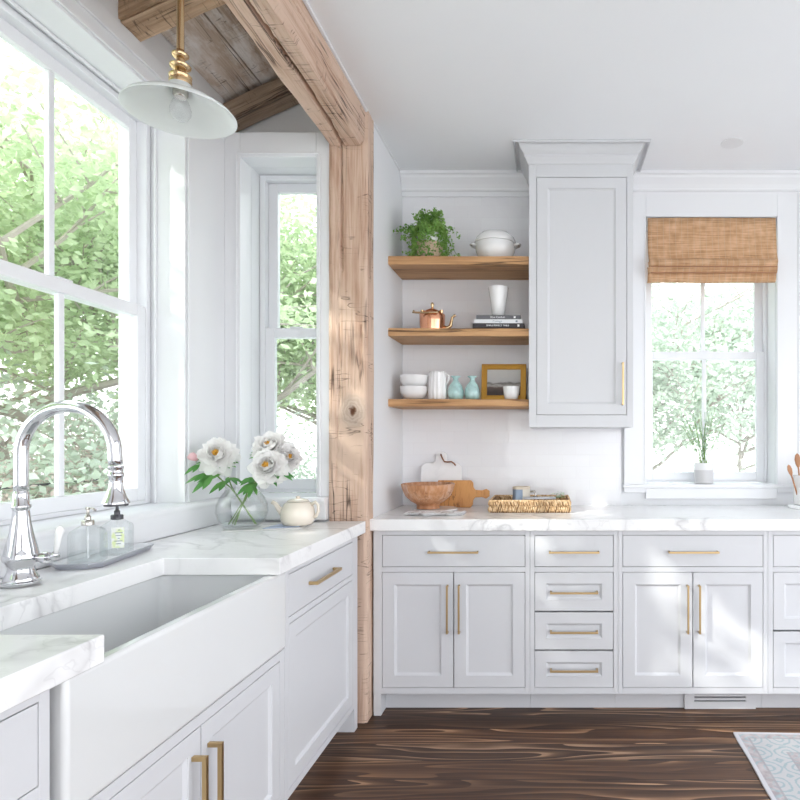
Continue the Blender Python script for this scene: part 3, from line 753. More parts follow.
d = front(r, TR, .18, 1.021, .696, .838, 'drawer'); handle(d, TR, .6, .77, .25, s=.011)
front(r, TR, .18, .60, .13, .674, 'door', fw=.052); front(r, TR, .60, 1.021, .13, .674, 'door', fw=.052)
left_base(r, .15, 1.0435)
# sink-side worktop, one U-shaped slab
xe, xs_ = -.829, -1.187
pol = [(-1.4345, .14), (xe, .14), (xe, 1.137), (xs_, 1.137), (xs_, 1.872), (xe, 1.872), (xe, 2.742), (-1.4345, 2.742)]
pol = [(-1.4345, .14), (-1.4345, 2.709), (-.9999, 2.709), (-.9999, 2.744), (xe, 2.744), (xe, 1.872), (xs_, 1.872), (xs_, 1.137), (xe, 1.137), (xe, .14)]
wt = MB().prism(pol, .8615, .914)
tag(build(wt, 'worktop', M['marble'], base=(-1.15, 1.5, .8615), bevel=.0035, seg=3), 'white marble worktop around the sink, with its corner cut-out', 'worktop')
# apron sink
def sink():
    x0, x1, y0, y1, z0, z1 = -1.235, -.8435, 1.063, 1.9525, .612, .8605
    r = thing('apron_sink', (-1.04, 1.5, z0), 'deep white porcelain apron-front sink', 'sink')
    wl = .030; zf = z0 + .030
    ix0, ix1, iy0, iy1 = x0 + wl, x1 - wl, y0 + .055, y1 - .05
    bm = bmesh.new()
    def ring(a0, a1, b0, b1, z): return [bm.verts.new(p) for p in ((a0, b0, z), (a1, b0, z), (a1, b1, z), (a0, b1, z))]
    o0 = ring(x0, x1, y0, y1, z0); o1 = ring(x0, x1, y0, y1, z1); i1 = ring(ix0, ix1, iy0, iy1, z1); i0 = ring(ix0 + .004, ix1 - .004, iy0 + .004, iy1 - .004, zf)
    bm.faces.new(o0[::-1]); bm.faces.new(i0)
    for a, b in ((o0, o1), (o1, i1), (i1, i0)):
        for k in range(4): bm.faces.new((a[k], a[(k + 1) % 4], b[(k + 1) % 4], b[k]))
    bmesh.ops.recalc_face_normals(bm, faces=bm.faces)
    vert = [e for e in bm.edges if abs(e.verts[0].co.z - e.verts[1].co.z) > .05 and ix0 - .001 <= e.verts[0].co.x <= ix1 + .001 and iy0 - .01 < e.verts[0].co.y < iy1 + .01 and e.verts[0].co.x not in (x0, x1)]
    bmesh.ops.bevel(bm, geom=vert, offset=.03, segments=5, affect='EDGES', profile=.5)
    bm.verts.ensure_lookup_table()
    me = bpy.data.meshes.new('basin'); bmesh.ops.translate(bm, verts=bm.verts, vec=-Vector(r.location)); bm.to_mesh(me); bm.free()
    me.materials.append(M['porc']); o = bpy.data.objects.new('basin', me); COL.objects.link(o); o.parent = r
    b = o.modifiers.new('edge', 'BEVEL'); b.width = .010; b.segments = 5; b.limit_method = 'ANGLE'; b.angle_limit = math.radians(50)
    for p in me.polygons: p.use_smooth = True
    me.set_sharp_from_angle(angle=math.radians(89))
    dr = MB().lathe([(.0, zf + .001), (.045, zf + .001), (.045, zf + .004), (.036, zf + .004), (.030, zf + .002), (0.001, zf + .002)], (-1.08, 1.52, 0), 32)
    build(dr, 'drain', M['chrome'], r, smooth=40)
sink()

# ------------------------------------------------------------------ faucet
def faucet():
    cx, cy = -1.322, 1.525
    r = thing('faucet', (cx, cy, .914), 'polished chrome gooseneck faucet behind the sink', 'faucet')
    z = .9145
    prof = [(.032, 0), (.034, .004), (.034, .010), (.030, .013), (.030, .018), (.028, .022), (.0235, .035), (.0225, .045), (.026, .055), (.031, .062), (.032, .072), (.0295, .080), (.0275, .092), (.0225, .125), (.019, .155), (.0175, .185), (.0178, .19), (.0205, .193), (.0205, .199), (.0175, .202), (.0175, .225), (.0155, .232), (.0135, .24)]
    build(MB().lathe([(a * (1.2 if b < .1 else 1.2 - .22 * min(1, (b - .1) / .08)), z + b) for a, b in prof], (cx, cy, 0), 40), 'base', M['chrome'], r, smooth=50)
    pts = []; zt_ = 1.244; Rr = .117
    for i in range(6): pts.append((cx, cy, z + .235 + (zt_ - z - .235) * i / 6))
    for i in range(33):
        a = PI - PI * 1.0 * i / 32; pts.append((cx + Rr + Rr * math.cos(a), cy + 0.0, zt_ + .0 + Rr * math.sin(a)))
    pts.append((cx + 2 * Rr + .001, cy, zt_ - .016)); pts.append((cx + 2 * Rr + .002, cy, zt_ - .030))
    build(MB().tube(pts, .0155, 22), 'spout', M['chrome'], r, smooth='all')
    hx = cx + 2 * Rr + .003; hz = zt_ - .032
    hp = [(.0125, 0), (.0145, -.001), (.0145, -.006), (.0128, -.008), (.0128, -.018), (.0145, -.020), (.0145, -.025), (.0125, -.028), (.0125, -.045), (.0145, -.060), (.019, -.078), (.0245, -.090), (.0245, -.094), (.020, -.096)]
    build(MB().lathe([(a * 1.2, hz + b) for a, b in hp], (hx, cy, 0), 32), 'spray_head', M['chrome'], r, smooth=50)
    build(MB().lathe([(.026, hz - .094), (.026, hz - .100), (.001, hz - .100)], (hx, cy, 0), 24), 'nozzle', M['gun'], r)
    # side lever
    a = MB(); ly = cy + .01
    a.tube([(cx + .018, ly, z + .066), (cx + .050, ly, z + .066)], .011, 18)
    a.tube([(cx + .046, ly, z + .066), (cx + .060, ly, z + .066)], .0145, 18)
    a.tube([(cx + .060, ly, z + .066), (cx + .078, ly, z + .070)], [.008, .008], 14)
    a.tube([(cx + .074, ly, z + .066), (cx + .077, ly, z + .072), (cx + .080, ly, z + .078)], [.010, .012, .009], 14)
    build(a, 'valve', M['chrome'], r, smooth=50)
    a = MB(); a.tube([(cx + .078, ly, z + .074), (cx + .081, ly, z + .090), (cx + .085, ly, z + .115), (cx + .089, ly, z + .138), (cx + .091, ly, z + .146)], [.0055, .006, .0078, .0095, .004], 14)
    build(a, 'lever', M['cer'], r, smooth='all')
faucet()

# ------------------------------------------------------------------ pendant
def pendant():
    cx, cy, zr = -1.030, 1.70, 2.185
    r = thing('pendant_lamp', (cx, cy, zr), 'white glass saucer pendant lamp on a brass rod', 'lamp')
    prof = [(.142, 0), (.1417, .003), (.134, .012), (.110, .028), (.076, .044), (.045, .056), (.030, .064), (.028, .082)]
    inner = [(.026, .080), (.028, .062), (.044, .052), (.075, .040), (.111, .024), (.132, .008), (.139, .001)]
    n = 64; pr = [(a, zr + b) for a, b in prof][::-1]; pr2 = [(a, zr + b) for a, b in inner][::-1]
    mb = MB(); vs = []; allp = pr + pr2
    for (a, z) in allp:
        for k in range(n): vs.append((cx + a * math.cos(2 * PI * k / n), cy + a * math.sin(2 * PI * k / n), z))
    fs = [(i * n + k, i * n + (k + 1) % n, (i + 1) * n + (k + 1) % n, (i + 1) * n + k) for i in range(len(allp) - 1) for k in range(n)]
    mb.add(vs, fs); build(mb, 'lamp_shade', M['opal'], r, smooth='all')
    fit = [(.020, .0), (.030, .002), (.032, .010), (.032, .016), (.028, .019), (.031, .022), (.032, .030), (.027, .035), (.018, .038), (.016, .046), (.022, .050), (.029, .056), (.030, .062), (.022, .067), (.013, .071), (.012, .082), (.018, .086), (.024, .092), (.024, .098), (.015, .102), (.011, .108), (.009, .116)]
    build(MB().lathe([(a * .9, zr + .078 + b * .9) for a, b in fit], (cx, cy, 0), 32), 'fitting', M['oldbrass'], r, smooth=45)
    zc = roof_z(cx) - .004
    build(MB().lathe([(.0098, zr + .178), (.0098, zc - .03)], (cx, cy, 0), 18), 'rod', M['oldbrass'], r, smooth=45)
    build(MB().lathe([(.010, zc - .05), (.05, zc - .03), (.055, zc - .012), (.055, zc + .01)], (cx, cy, 0), 28), 'ceiling_rose', M['oldbrass'], r, smooth=45)
    build(MB().lathe([(.019, zr + .080), (.019, zr + .052), (.015, zr + .046)], (cx, cy, 0), 24), 'socket', M['nickel'], r, smooth=45)
    bl = [(.012, .050), (.014, .040), (.022, .024), (.027, .008), (.0265, -.006), (.020, -.018), (.010, -.025), (.001, -.027)]
    build(MB().lathe([(a, zr + b + .006) for a, b in bl], (cx, cy, 0), 24), 'bulb', M['bulb'], r, smooth='all')
pendant()
# recessed downlight
r = thing('downlight', (.914, 3.06, ZC), 'small round recessed downlight flush in the white ceiling', 'light')
build(MB().lathe([(.044, ZC - .0005), (.056, ZC - .0005), (.055, ZC - .004), (.046, ZC - .005)], (.914, 3.06, 0), 40), 'trim_ring', M['trim'], r, smooth=40)
build(MB().lathe([(.001, ZC - .0015), (.044, ZC - .0015), (.044, ZC - .003), (.001, ZC - .003)], (.914, 3.06, 0), 32), 'lens', M['ceil'], r)

# ------------------------------------------------------------------ shelves
SH = [(2.178, 2.222, 'thick wooden shelf, topmost of the three'), (1.813, 1.853, 'wooden shelf in the middle, holding the kettle and books'), (1.451, 1.489, 'wooden shelf, lowest of the three, above the worktop')]
for i, (z0, z1, lab) in enumerate(SH):
    L_ = -.1085 + .829; Dp = YB - .001 - 3.125
    o = timber('shelf', z1 - z0, Dp, L_, frame_m(Vector((0, 0, -1)), Vector((0, 1, 0)), Vector((1, 0, 0)), (-.829, 3.125 + Dp / 2, (z0 + z1) / 2)), M['shelf'], 20 + i * 5.3, res=.010, amp=.0022, arris=.003)
    tag(o, lab, 'shelf', 'wooden shelves beside the wall cabinet')
S1, S2, S3 = 2.2245, 1.8555, 1.4915

# leaves helper
def leaf_mesh(mb, p, d, ln, wd, droop=.2, seg=2, up=None):
    """a folded leaf from p along direction d"""
    d = Vector(d).normalized(); up = Vector(up) if up else Vector((0, 0, 1))
    s = d.cross(up)
    if s.length < .05: s = Vector((1, 0, 0))
    s.normalize(); nn = s.cross(d)
    p = Vector(p); vs = []; rows = [(0, .12), (.3, .8), (.6, 1.0), (.85, .55), (1.0, .04)]
    for (t_, w_) in rows:
        c = p + d * ln * t_ - Vector((0, 0, 1)) * droop * ln * t_ * t_
        vs += [c - s * wd * w_ * .5 + nn * wd * .12 * w_, c, c + s * wd * w_ * .5 + nn * wd * .12 * w_]
    fs = []
    for i in range(4):
        for k in range(2): fs.append((i * 3 + k, i * 3 + k + 1, i * 3 + 4 + k, i * 3 + 3 + k))
    mb.add(vs, fs)
def rnd_dir(rr, zlo=-1, zhi=1):
    z = rr.uniform(zlo, zhi); a = rr.uniform(0, 2 * PI); q = math.sqrt(max(0, 1 - z * z)); return Vector((q * math.cos(a), q * math.sin(a), z))

def small_leaf(mb, c, rr, s, tilt=1.0):
    a = rnd_dir(rr); b = rnd_dir(rr); b = (b - a * a.dot(b)).normalized(); n = a.cross(b) * s * .15
    mb.add([c - a * s, c + b * s * .62 + n, c + a * s, c - b * s * .62 + n], [(0, 1, 2), (0, 2, 3)])

# --- top shelf: trailing plant
def top_plant():
    cx, cy, z = -.640, 3.245, S1
    pot = thing('plant_pot', (cx, cy, z), 'pale terracotta and white pot on the top shelf', 'pot')
    build(MB().lathe([(.055, z), (.060, z + .003), (.072, z + .09), (.074, z + .095)], (cx, cy, 0), 36), 'pot_base', simple('pale_terracotta', (.66, .50, .38), .7, var=.05), pot, smooth=45)
    build(MB().lathe([(.074, z + .0955), (.081, z + .165), (.077, z + .165), (.068, z + .14), (.001, z + .14)], (cx, cy, 0), 36), 'pot_rim', M['cer'], pot, smooth=45)
    rr = random.Random(5)
    pl = thing('trailing_plant', (cx, cy, z + .14), 'bushy green small-leaved plant spilling over its pot', 'plant')
    st = MB(); lf = MB()
    for i in range(230):
        a = rr.uniform(0, 2 * PI); el = rr.uniform(.45, 1.5); ln = rr.uniform(.11, .215)
        if math.sin(a) > .5: ln *= .7
        if math.cos(a) > .2: ln *= 1.12
        d = Vector((math.cos(a) * math.cos(el), math.sin(a) * math.cos(el), math.sin(el)))
        p0 = Vector((cx + rr.uniform(-.045, .045), cy + rr.uniform(-.045, .045), z + .142)); pts = []
        g_ = rr.uniform(.10, .34)
        for k in range(8):
            t_ = k / 7; q = p0 + Vector((d.x * .80, d.y * .8, d.z)) * ln * t_ + Vector((0, 0, -g_ * t_ * t_ * (1.1 - el / 2.4)))
            q.z = max(q.z, z + .012); q.y = min(q.y, YB - .02); q.x = max(q.x, -.815); pts.append(q)
        if i % 3 == 0: st.tube(pts, .0011, 4)
        for k in range(1, 8):
            for _ in range(6):
                c = pts[k] + rnd_dir(rr) * .014
                if abs(c.x - cx) < .088 and abs(c.y - cy) < .088 and c.z < z + .167: 
                    v2 = Vector((c.x - cx, c.y - cy, 0))
                    if v2.length < .086: c = Vector((cx, cy, c.z)) + v2.normalized() * .088 if v2.length > .04 else Vector((c.x, c.y, z + .17))
                c.z = max(c.z, z + .01); c.y = min(c.y, YB - .012)
                small_leaf(lf, c, rr, rr.uniform(.0065, .0105))
    build(st, 'stem', M['stem'], pl); build(lf, 'foliage', M['fern'], pl)
top_plant()
# dutch oven
def oven():
    cx, cy, z = -.292, 3.26, S1
    r = thing('covered_pot', (cx, cy, z), 'round white lidded tureen on the top shelf', 'pot')
    build(MB().lathe([(.060, z), (.066, z + .003), (.090, z + .025), (.104, z + .06), (.107, z + .095), (.104, z + .10), (.09, z + .10)], (cx, cy, 0), 44), 'bowl', M['cer'], r, smooth=50)
    ld = build(MB().lathe([(.109, z + .101), (.110, z + .108), (.100, z + .132), (.074, z + .156), (.03, z + .168), (.001, z + .170)], (cx, cy, 0), 44), 'lid', M['cer'], r, smooth=60)
    for s in (-1, 1):
        pts = [(cx + s * .100, cy - .028, z + .088), (cx + s * .124, cy - .024, z + .096), (cx + s * .131, cy, z + .098), (cx + s * .124, cy + .024, z + .096), (cx + s * .100, cy + .028, z + .088)]
        build(MB().tube(pts, .007, 10), 'handle', M['cer'], r, smooth='all')
oven()
# kettle
def kettle():
    cx, cy, z = -.622, 3.225, S2
    r = thing('copper_kettle', (cx, cy, z), 'small copper kettle with brass fittings on the middle shelf', 'kettle')
    build(MB().lathe([(.060, z), (.064, z + .003), (.066, z + .05), (.067, z + .085), (.064, z + .089), (.052, z + .093)], (cx, cy, 0), 40), 'kettle_body', M['copper'], r, smooth=40)
    ld = build(MB().lathe([(.050, z + .0935), (.048, z + .098), (.036, z + .108), (.016, z + .116), (.007, z + .120)], (cx, cy, 0), 32), 'lid', M['copper'], r, smooth=50)
    build(MB().lathe([(.007, z + .1195), (.006, z + .128), (.009, z + .136), (.009, z + .143), (.005, z + .150), (.001, z + .152)], (cx, cy, 0), 18), 'knob', M['oldbrass'], ld, smooth='all')
    pts = [(cx + .058, cy, z + .020), (cx + .078, cy, z + .014), (cx + .096, cy, z + .026), (cx + .101, cy, z + .050), (cx + .104, cy, z + .070), (cx + .115, cy, z + .080), (cx + .124, cy, z + .083)]
    build(MB().tube(pts, [.012, .011, .010, .008, .007, .006, .0075], 14), 'spout', M['oldbrass'], r, smooth='all')
    pts = [(cx - .082, cy - .066, z + .094), (cx - .088, cy - .069, z + .085), (cx - .06, cy - .070, z + .083), (cx, cy - .072, z + .0825), (cx + .035, cy - .070, z + .084), (cx + .045, cy - .066, z + .090)]
    build(MB().tube(pts, .0055, 10), 'handle', M['oldbrass'], r, smooth='all')
    for s in (-1, 1): build(MB().tube([(cx + s * .05, cy - .01, z + .088), (cx + s * .05, cy - .01, z + .108)], [.008, .010], 10), 'handle_lug', M['oldbrass'], r, smooth=45)
kettle()
# books
def text_obj(body_, size, loc, m, parent, align='CENTER', rot=(PI / 2, 0, 0)):
    cu = bpy.data.curves.new('lettering', 'FONT'); cu.body = body_; cu.size = size; cu.align_x = align; cu.align_y = 'CENTER'; cu.extrude = .0002
    to = bpy.data.objects.new('lettering', cu); COL.objects.link(to); bpy.context.view_layer.update()
    me = bpy.data.meshes.new_from_object(to.evaluated_get(bpy.context.evaluated_depsgraph_get())); bpy.data.objects.remove(to)
    me.materials.clear(); me.materials.append(m)
    o = bpy.data.objects.new('lettering', me); COL.objects.link(o); o.parent = parent
    o.location = Vector(loc) - origin_of(parent); o.rotation_euler = rot; return o
z = S2
for (x0, x1, th, m_, txt, im, lab, y0) in ((-.398, -.132, .0235, 'book_k', 'SIMPLE PERFECT TABLE', 'ink_w', 'black hardback book, bottom of the stack', 3.135),
        (-.392, -.142, .021, 'book_w', 'Cottage', 'ink_g', 'white hardback book between the black and the grey one', 3.140),
        (-.380, -.152, .022, 'book_g', 'Slow Cooker', 'ink_w', 'dark grey hardback book on top of the stack under the vase', 3.143)):
    r = thing('book', ((x0 + x1) / 2, y0 + .09, z), lab, 'book', 'books stacked flat on the middle shelf')
    cv = MB(); cv.box(x0, x1, y0, y0 + .18, z, z + .0025); cv.box(x0, x1, y0, y0 + .18, z + th - .0025, z + th); cv.box(x0, x1, y0 - .002, y0 + .001, z, z + th)
    build(cv, 'cover', M[m_], r, bevel=.0008)
    build(B(x0 + .004, x1 - .004, y0 + .002, y0 + .176, z + .003, z + th - .003), 'pages', M['linen'], r)
    text_obj(txt, .0145 if m_ != 'book_k' else .0115, ((x0 + x1) / 2 - .004, y0 - .0024, z + th / 2), M[im], r)
    mk = MB(); mk.box(x1 - .035, x1 - .025, y0 - .0024, y0 - .002, z + .006, z + th - .006)
    build(mk, 'spine_mark', M[im], r)
    z += th + .0004
# white vase on books
r = MB(); cx, cy = -.272, 3.215
o = build(MB().lathe([(.024, z), (.028, z + .002), (.030, z + .012), (.034, z + .016), (.040, z + .075), (.054, z + .158), (.0515, z + .158), (.038, z + .076), (.030, z + .02), (.001, z + .02)], (cx, cy, 0), 24), 'vase', M['cer'], base=(cx, cy, z), smooth=40)
tag(o, 'plain white tapered vase on the stack of books', 'vase')

# lowest shelf
z = S3
bw = [(.030, 0), (.034, .002), (.054, .010), (.069, .032), (.073, .062), (.0745, .068), (.0715, .068), (.066, .034), (.05, .014), (.001, .012)]
o = build(MB().lathe([(a, z + b) for a, b in bw], (-.716, 3.215, 0), 40), 'bowl', M['cer'], base=(-.716, 3.215, z), smooth=50)
tag(o, 'white bowl, lower one of the stacked pair on the lowest shelf', 'bowl', 'stacked white bowls')
o2 = o.copy(); COL.objects.link(o2); o2.location.z += .0585; tag(o2, 'white bowl, upper one of the stacked pair on the lowest shelf')
r = thing('fluted_jug', (-.592, 3.215, z), 'white fluted jug between the bowls and the aqua bottles', 'jug')
build(MB().lathe([(.046, z), (.049, z + .003), (.050, z + .05), (.044, z + .10), (.040, z + .135), (.043, z + .148), (.040, z + .148), (.036, z + .12), (.044, z + .05), (.001, z + .006)], (-.592, 3.215, 0), 96, flute=(14, .035)), 'jug_body', M['cer'], r, smooth='all')
build(MB().tube([(-.556, 3.215, z + .128), (-.544, 3.215, z + .136), (-.534, 3.215, z + .125), (-.534, 3.215, z + .108), (-.542, 3.215, z + .088), (-.550, 3.215, z + .078)], .005, 10), 'handle', M['cer'], r, smooth='all')
ap = [(.030, 0), (.038, .004), (.044, .022), (.043, .045), (.034, .070), (.018, .088), (.013, .098), (.015, .106), (.029, .115), (.027, .1165), (.012, .106), (.010, .096), (.014, .088), (.031, .068), (.040, .045), (.040, .022), (.001, .006)]
o = build(MB().lathe([(a * .94, z + b * 1.06) for a, b in ap], (-.4965, 3.21, 0), 48, flute=(5, .04)), 'bottle_vase', M['aqua2'], base=(-.4965, 3.21, z), smooth='all')
tag(o, 'aqua glass bottle vase, the one touching the fluted jug', 'vase', 'small aqua glass vases')
o2 = o.copy(); COL.objects.link(o2); o2.location.x = -.4080; o2.rotation_euler.z = .5; tag(o2, 'aqua glass bottle vase, the one next to the gilt frame')
# picture frame, leaning
fx0, fx1, fz0, fz1 = -.372, -.130, z, z + .202
r = thing('picture_frame', ((fx0 + fx1) / 2, 3.30, fz0), 'small gilt-framed landscape painting on the lowest shelf', 'picture')
Tp = lambda u, n, v: (u, 3.30 - n + (v - fz0) * .16, v)
mb = MB(); fw = .030
for (a, b, c, d_) in ((fx0, fx0 + fw, fz0 + .001, fz1), (fx1 - fw, fx1, fz0 + .001, fz1), (fx0 + fw, fx1 - fw, fz0 + .001, fz0 + fw), (fx0 + fw, fx1 - fw, fz1 - fw, fz1)):
    mb.box(a, b, -.010, .004, c, d_, Tp)
for (a, b, c, d_) in ((fx0, fx0 + .008, fz0 + .001, fz1), (fx1 - .008, fx1, fz0 + .001, fz1), (fx0, fx1, fz0 + .001, fz0 + .008), (fx0, fx1, fz1 - .008, fz1)):
    mb.box(a, b, .004, .010, c, d_, Tp)
q = fw - .005
for (a, b, c, d_) in ((fx0 + q, fx0 + fw, fz0 + q, fz1 - q), (fx1 - fw, fx1 - q, fz0 + q, fz1 - q), (fx0 + q, fx1 - q, fz0 + q, fz0 + fw), (fx0 + q, fx1 - q, fz1 - fw, fz1 - q)):
    mb.box(a, b, .004, .007, c, d_, Tp)
build(mb, 'gilt_frame', M['gold'], r, bevel=.0015)
build(MB().box(fx0 + fw - .001, fx1 - fw + .001, -.006, -.002, fz0 + fw - .001, fz1 - fw + .001, Tp), 'painting', M['paint_pic'], r)
o = build(MB().lathe([(.030, z), (.034, z + .003), (.040, z + .03), (.0445, z + .066), (.0425, z + .066), (.037, z + .03), (.001, z + .008)], (-.202, 3.185, 0), 36), 'cup', M['cer'], base=(-.202, 3.185, z), smooth=50)
tag(o, 'small white cup standing in front of the gilt frame', 'cup')

# ------------------------------------------------------------------ things on the back worktop
z = .9145
def board(name, m, u0, u1, zlo, zhi, ybot, lean, th, tab, label, strap=None):
    T = lambda u, n, v: (u, ybot - n + (v - zlo) * lean, v)
    (t0, t1, tl, side) = tab
    if side == 'top': pol = [(u0, zlo), (u1, zlo), (u1, zhi - .02), (u1 - .02, zhi), (t1 + .01, zhi + .002), (t1, zhi + .014), (t1, zhi + tl - .012), (t1 - .014, zhi + tl), (t0 + .014, zhi + tl), (t0, zhi + tl - .012), (t0, zhi + .014), (t0 - .01, zhi + .002), (u0 + .02, zhi), (u0, zhi - .02)]
    else: pol = [(u0, zlo), (u1 - .012, zlo), (u1, zlo + .014), (u1 + .002, t0 - .012), (u1 + .012, t0 + .002), (u1 + tl * .55, t0 + .004), (u1 + tl * .8, t0 - .004), (u1 + tl, t0 + .008), (u1 + tl, t1 - .008), (u1 + tl * .8, t1 + .004), (u1 + tl * .55, t1 - .004), (u1 + .012, t1 - .002), (u1 + .002, t1 + .012), (u1, zhi - .014), (u1 - .012, zhi), (u0, zhi)]
    mb = MB(); mb.prism(pol, 0, th, lambda a, b, c: T(a, c, b))
    r = thing(name, ((u0 + u1) / 2, ybot, zlo), label, 'board')
    o = build(mb, 'slab', m, r, bevel=.003)
    return r, o
# marble paddle board leaning on the tiles
rb_, _ = board('marble_board', M['marble'], -.716, -.490, z, 1.150, 3.368, .16, .012, (-.640, -.575, .062, 'top'), 'white marble paddle board with leather loop, leaning on the tiles')
st = [(-.607, 3.396, 1.192), (-.606, 3.390, 1.200), (-.598, 3.382, 1.180), (-.585, 3.378, 1.160), (-.565, 3.372, 1.158), (-.545, 3.370, 1.160), (-.530, 3.368, 1.150), (-.521, 3.366, 1.138)]
build(MB().tube(st, .004, 8), 'leather_loop', M['leather'], rb_, smooth='all')
rw, ow = board('cutting_board', M['boardwood'], -.610, -.418, z, 1.060, 3.310, .17, .016, (.966, 1.010, .090, 'side'), 'brown wooden cutting board with round handle behind the wooden bowl')
# towel, trivet, bowl
def towel():
    rr = random.Random(2); mb = MB(); nx, ny = 26, 14; vs = []
    x0, x1, y0, y1 = -.70, -.42, 2.93, 3.06
    for lay in range(2):
        for j in range(ny + 1):
            for i in range(nx + 1):
                x = x0 + (x1 - x0) * i / nx - lay * .006; y = y0 + (y1 - y0) * j / ny + .012 * math.sin(i * .5) * (1 if j in (0, ny) else .5)
                vs.append((x, y, z + .001 + lay * .005 + .003 * (1 + noise.noise(Vector((x * 25, y * 25, lay))))))
    fs = [(l_ * (nx + 1) * (ny + 1) + j * (nx + 1) + i, l_ * (nx + 1) * (ny + 1) + j * (nx + 1) + i + 1, l_ * (nx + 1) * (ny + 1) + (j + 1) * (nx + 1) + i + 1, l_ * (nx + 1) * (ny + 1) + (j + 1) * (nx + 1) + i) for l_ in range(2) for j in range(ny) for i in range(nx)]
    m, nt, p = mat('stitched_linen'); v = coords(nt)
    f = ramp(nt, noise_n(nt, v, 38, 2), [(.60, (.76, .76, .77)), (.66, (.42, .36, .36))]).outputs[0]; L(nt, f, p.inputs['Base Color']); p.inputs['Roughness'].default_value = .9
    o = build(MB().add(vs, fs), 'tea_towel', m, base=(-.56, 3.0, z), smooth='all', solid=.0025)
    tag(o, 'folded white patterned cloth in front of the wooden bowl', 'towel')
towel()
o = build(MB().lathe([(.001, z), (.115, z), (.118, z + .003), (.115, z + .009), (.001, z + .009)], (-.600, 3.19, 0), 56), 'trivet', M['marble'], base=(-.6, 3.19, z), smooth=40)
tag(o, 'flat round marble trivet under the wooden bowl', 'trivet')
zb_ = z + .0095
o = build(MB().lathe([(.052, zb_), (.060, zb_ + .002), (.058, zb_ + .016), (.060, zb_ + .024), (.088, zb_ + .040), (.115, zb_ + .066), (.131, zb_ + .100), (.138, zb_ + .128), (.133, zb_ + .130), (.124, zb_ + .100), (.105, zb_ + .066), (.07, zb_ + .045), (.001, zb_ + .034)], (-.632, 3.165, 0), 64), 'wooden_bowl', M['bowlwood'], base=(-.632, 3.165, zb_), smooth=50)
o.rotation_euler = (0, 0, 0)
tag(o, 'footed wooden bowl on the worktop near the timber post', 'bowl')

def basket():
    x0, x1, y0, y1, h = -.302, .098, 3.055, 3.345, .062
    r = thing('basket_tray', ((x0 + x1) / 2, (y0 + y1) / 2, z), 'shallow woven seagrass tray basket on the back worktop', 'basket')
    wl = MB(); e = .010
    wl.box(x0, x1, y0, y0 + e, z, z + h - .006); wl.box(x0, x1, y1 - e, y1, z, z + h - .006); wl.box(x0, x0 + e, y0 + e, y1 - e, z, z + h - .006); wl.box(x1 - e, x1, y0 + e, y1 - e, z, z + h - .006)
    wl.box(x0 + e, x1 - e, y0 + e, y1 - e, z, z + .008)
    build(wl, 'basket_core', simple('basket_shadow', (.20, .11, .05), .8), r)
    wv = MB(); rr = random.Random(4)
    def run(ax, fixed, a0, a1, sgn):
        n = int(abs(a1 - a0) / .0092)
        for layer in range(2):
            for i in range(n):
                t_ = a0 + (a1 - a0) * (i + .5 * layer + .25) / n; j = rr.uniform(-.003, .003)
                zs = (z + .002 + layer * .028, z + .034 + layer * .027)
                lean = .010 if layer == 0 else -.010
                pts = []
                for k in range(4):
                    u = t_ + lean * (k / 3 - .5) + j; zz_ = zs[0] + (zs[1] - zs[0]) * k / 3; o_ = fixed + sgn * (.001 + .004 * math.sin(PI * k / 3))
                    pts.append((u, o_, zz_) if ax == 'x' else (o_, u, zz_))
                wv.tube(pts, [.0026, .0044, .0044, .0026], 5)
    run('x', y0, x0, x1, -1); run('x', y1, x0, x1, 1); run('y', x0, y0, y1, -1); run('y', x1, y0, y1, 1); run('x', y1 - e, x0 + e, x1 - e, -1)
    build(wv, 'weave', M['wicker'], r, smooth='all')
    rim = MB(); zz_ = z + h - .003
    rim.tube([(x0, y0, zz_), (x1, y0, zz_), (x1, y1, zz_), (x0, y1, zz_), (x0, y0 + .003, zz_)], .0055, 8); build(rim, 'rim', M['wicker'], r)
basket()
zi = z + .0085
r = thing('mug', (-.150, 3.20, zi), 'blue and cream mug standing in the woven tray', 'mug')
cx, cy = -.150, 3.20
nn_ = 40
def part_cyl(a0, a1, r_, z0_, z1_, th=.003):
    mb = MB(); vs = []; n = 14
    for k in range(n + 1):
        a = a0 + (a1 - a0) * k / n
        for (rr_, zz_) in ((r_, z0_), (r_, z1_), (r_ - th, z1_), (r_ - th, z0_)): vs.append((cx + rr_ * math.cos(a), cy + rr_ * math.sin(a), zz_))
    fs = [(k * 4 + q_, k * 4 + (q_ + 1) % 4, (k + 1) * 4 + (q_ + 1) % 4, (k + 1) * 4 + q_) for k in range(n) for q_ in range(4)]
    return mb.add(vs, fs)
build(part_cyl(PI * .8, PI * 1.56, .046, zi, zi + .100), 'blue_side', M['bluegrey'], r, smooth=40)
build(part_cyl(PI * 1.56, PI * 2.8, .046, zi, zi + .100), 'cream_side', simple('mug_cream', (.62, .58, .50), .5, var=.05), r, smooth=40)
build(MB().lathe([(.001, zi), (.043, zi), (.043, zi + .1), (.0465, zi + .1), (.0465, zi + .112), (.040, zi + .112), (.040, zi + .01), (.001, zi + .01)], (cx, cy, 0), 36), 'mug_body', simple('mug_rim', (.60, .52, .42), .5), r, smooth=40)
build(MB().tube([(cx + .044, cy, zi + .085), (cx + .068, cy - .004, zi + .088), (cx + .078, cy - .006, zi + .068), (cx + .066, cy - .004, zi + .050), (cx + .044, cy, zi + .050)], .005, 10), 'handle', M['nickel'], r, smooth='all')
o = build(B(-.135, .030, 3.085, 3.15, z + .0645, z + .0725), 'notebook', M['slate'], base=(-.05, 3.1, z + .0645), bevel=.001)
o.data.transform(Matrix.Rotation(.0, 4, 'Z')); 
tag(o, 'slim grey notebook lying across the woven tray', 'notebook')
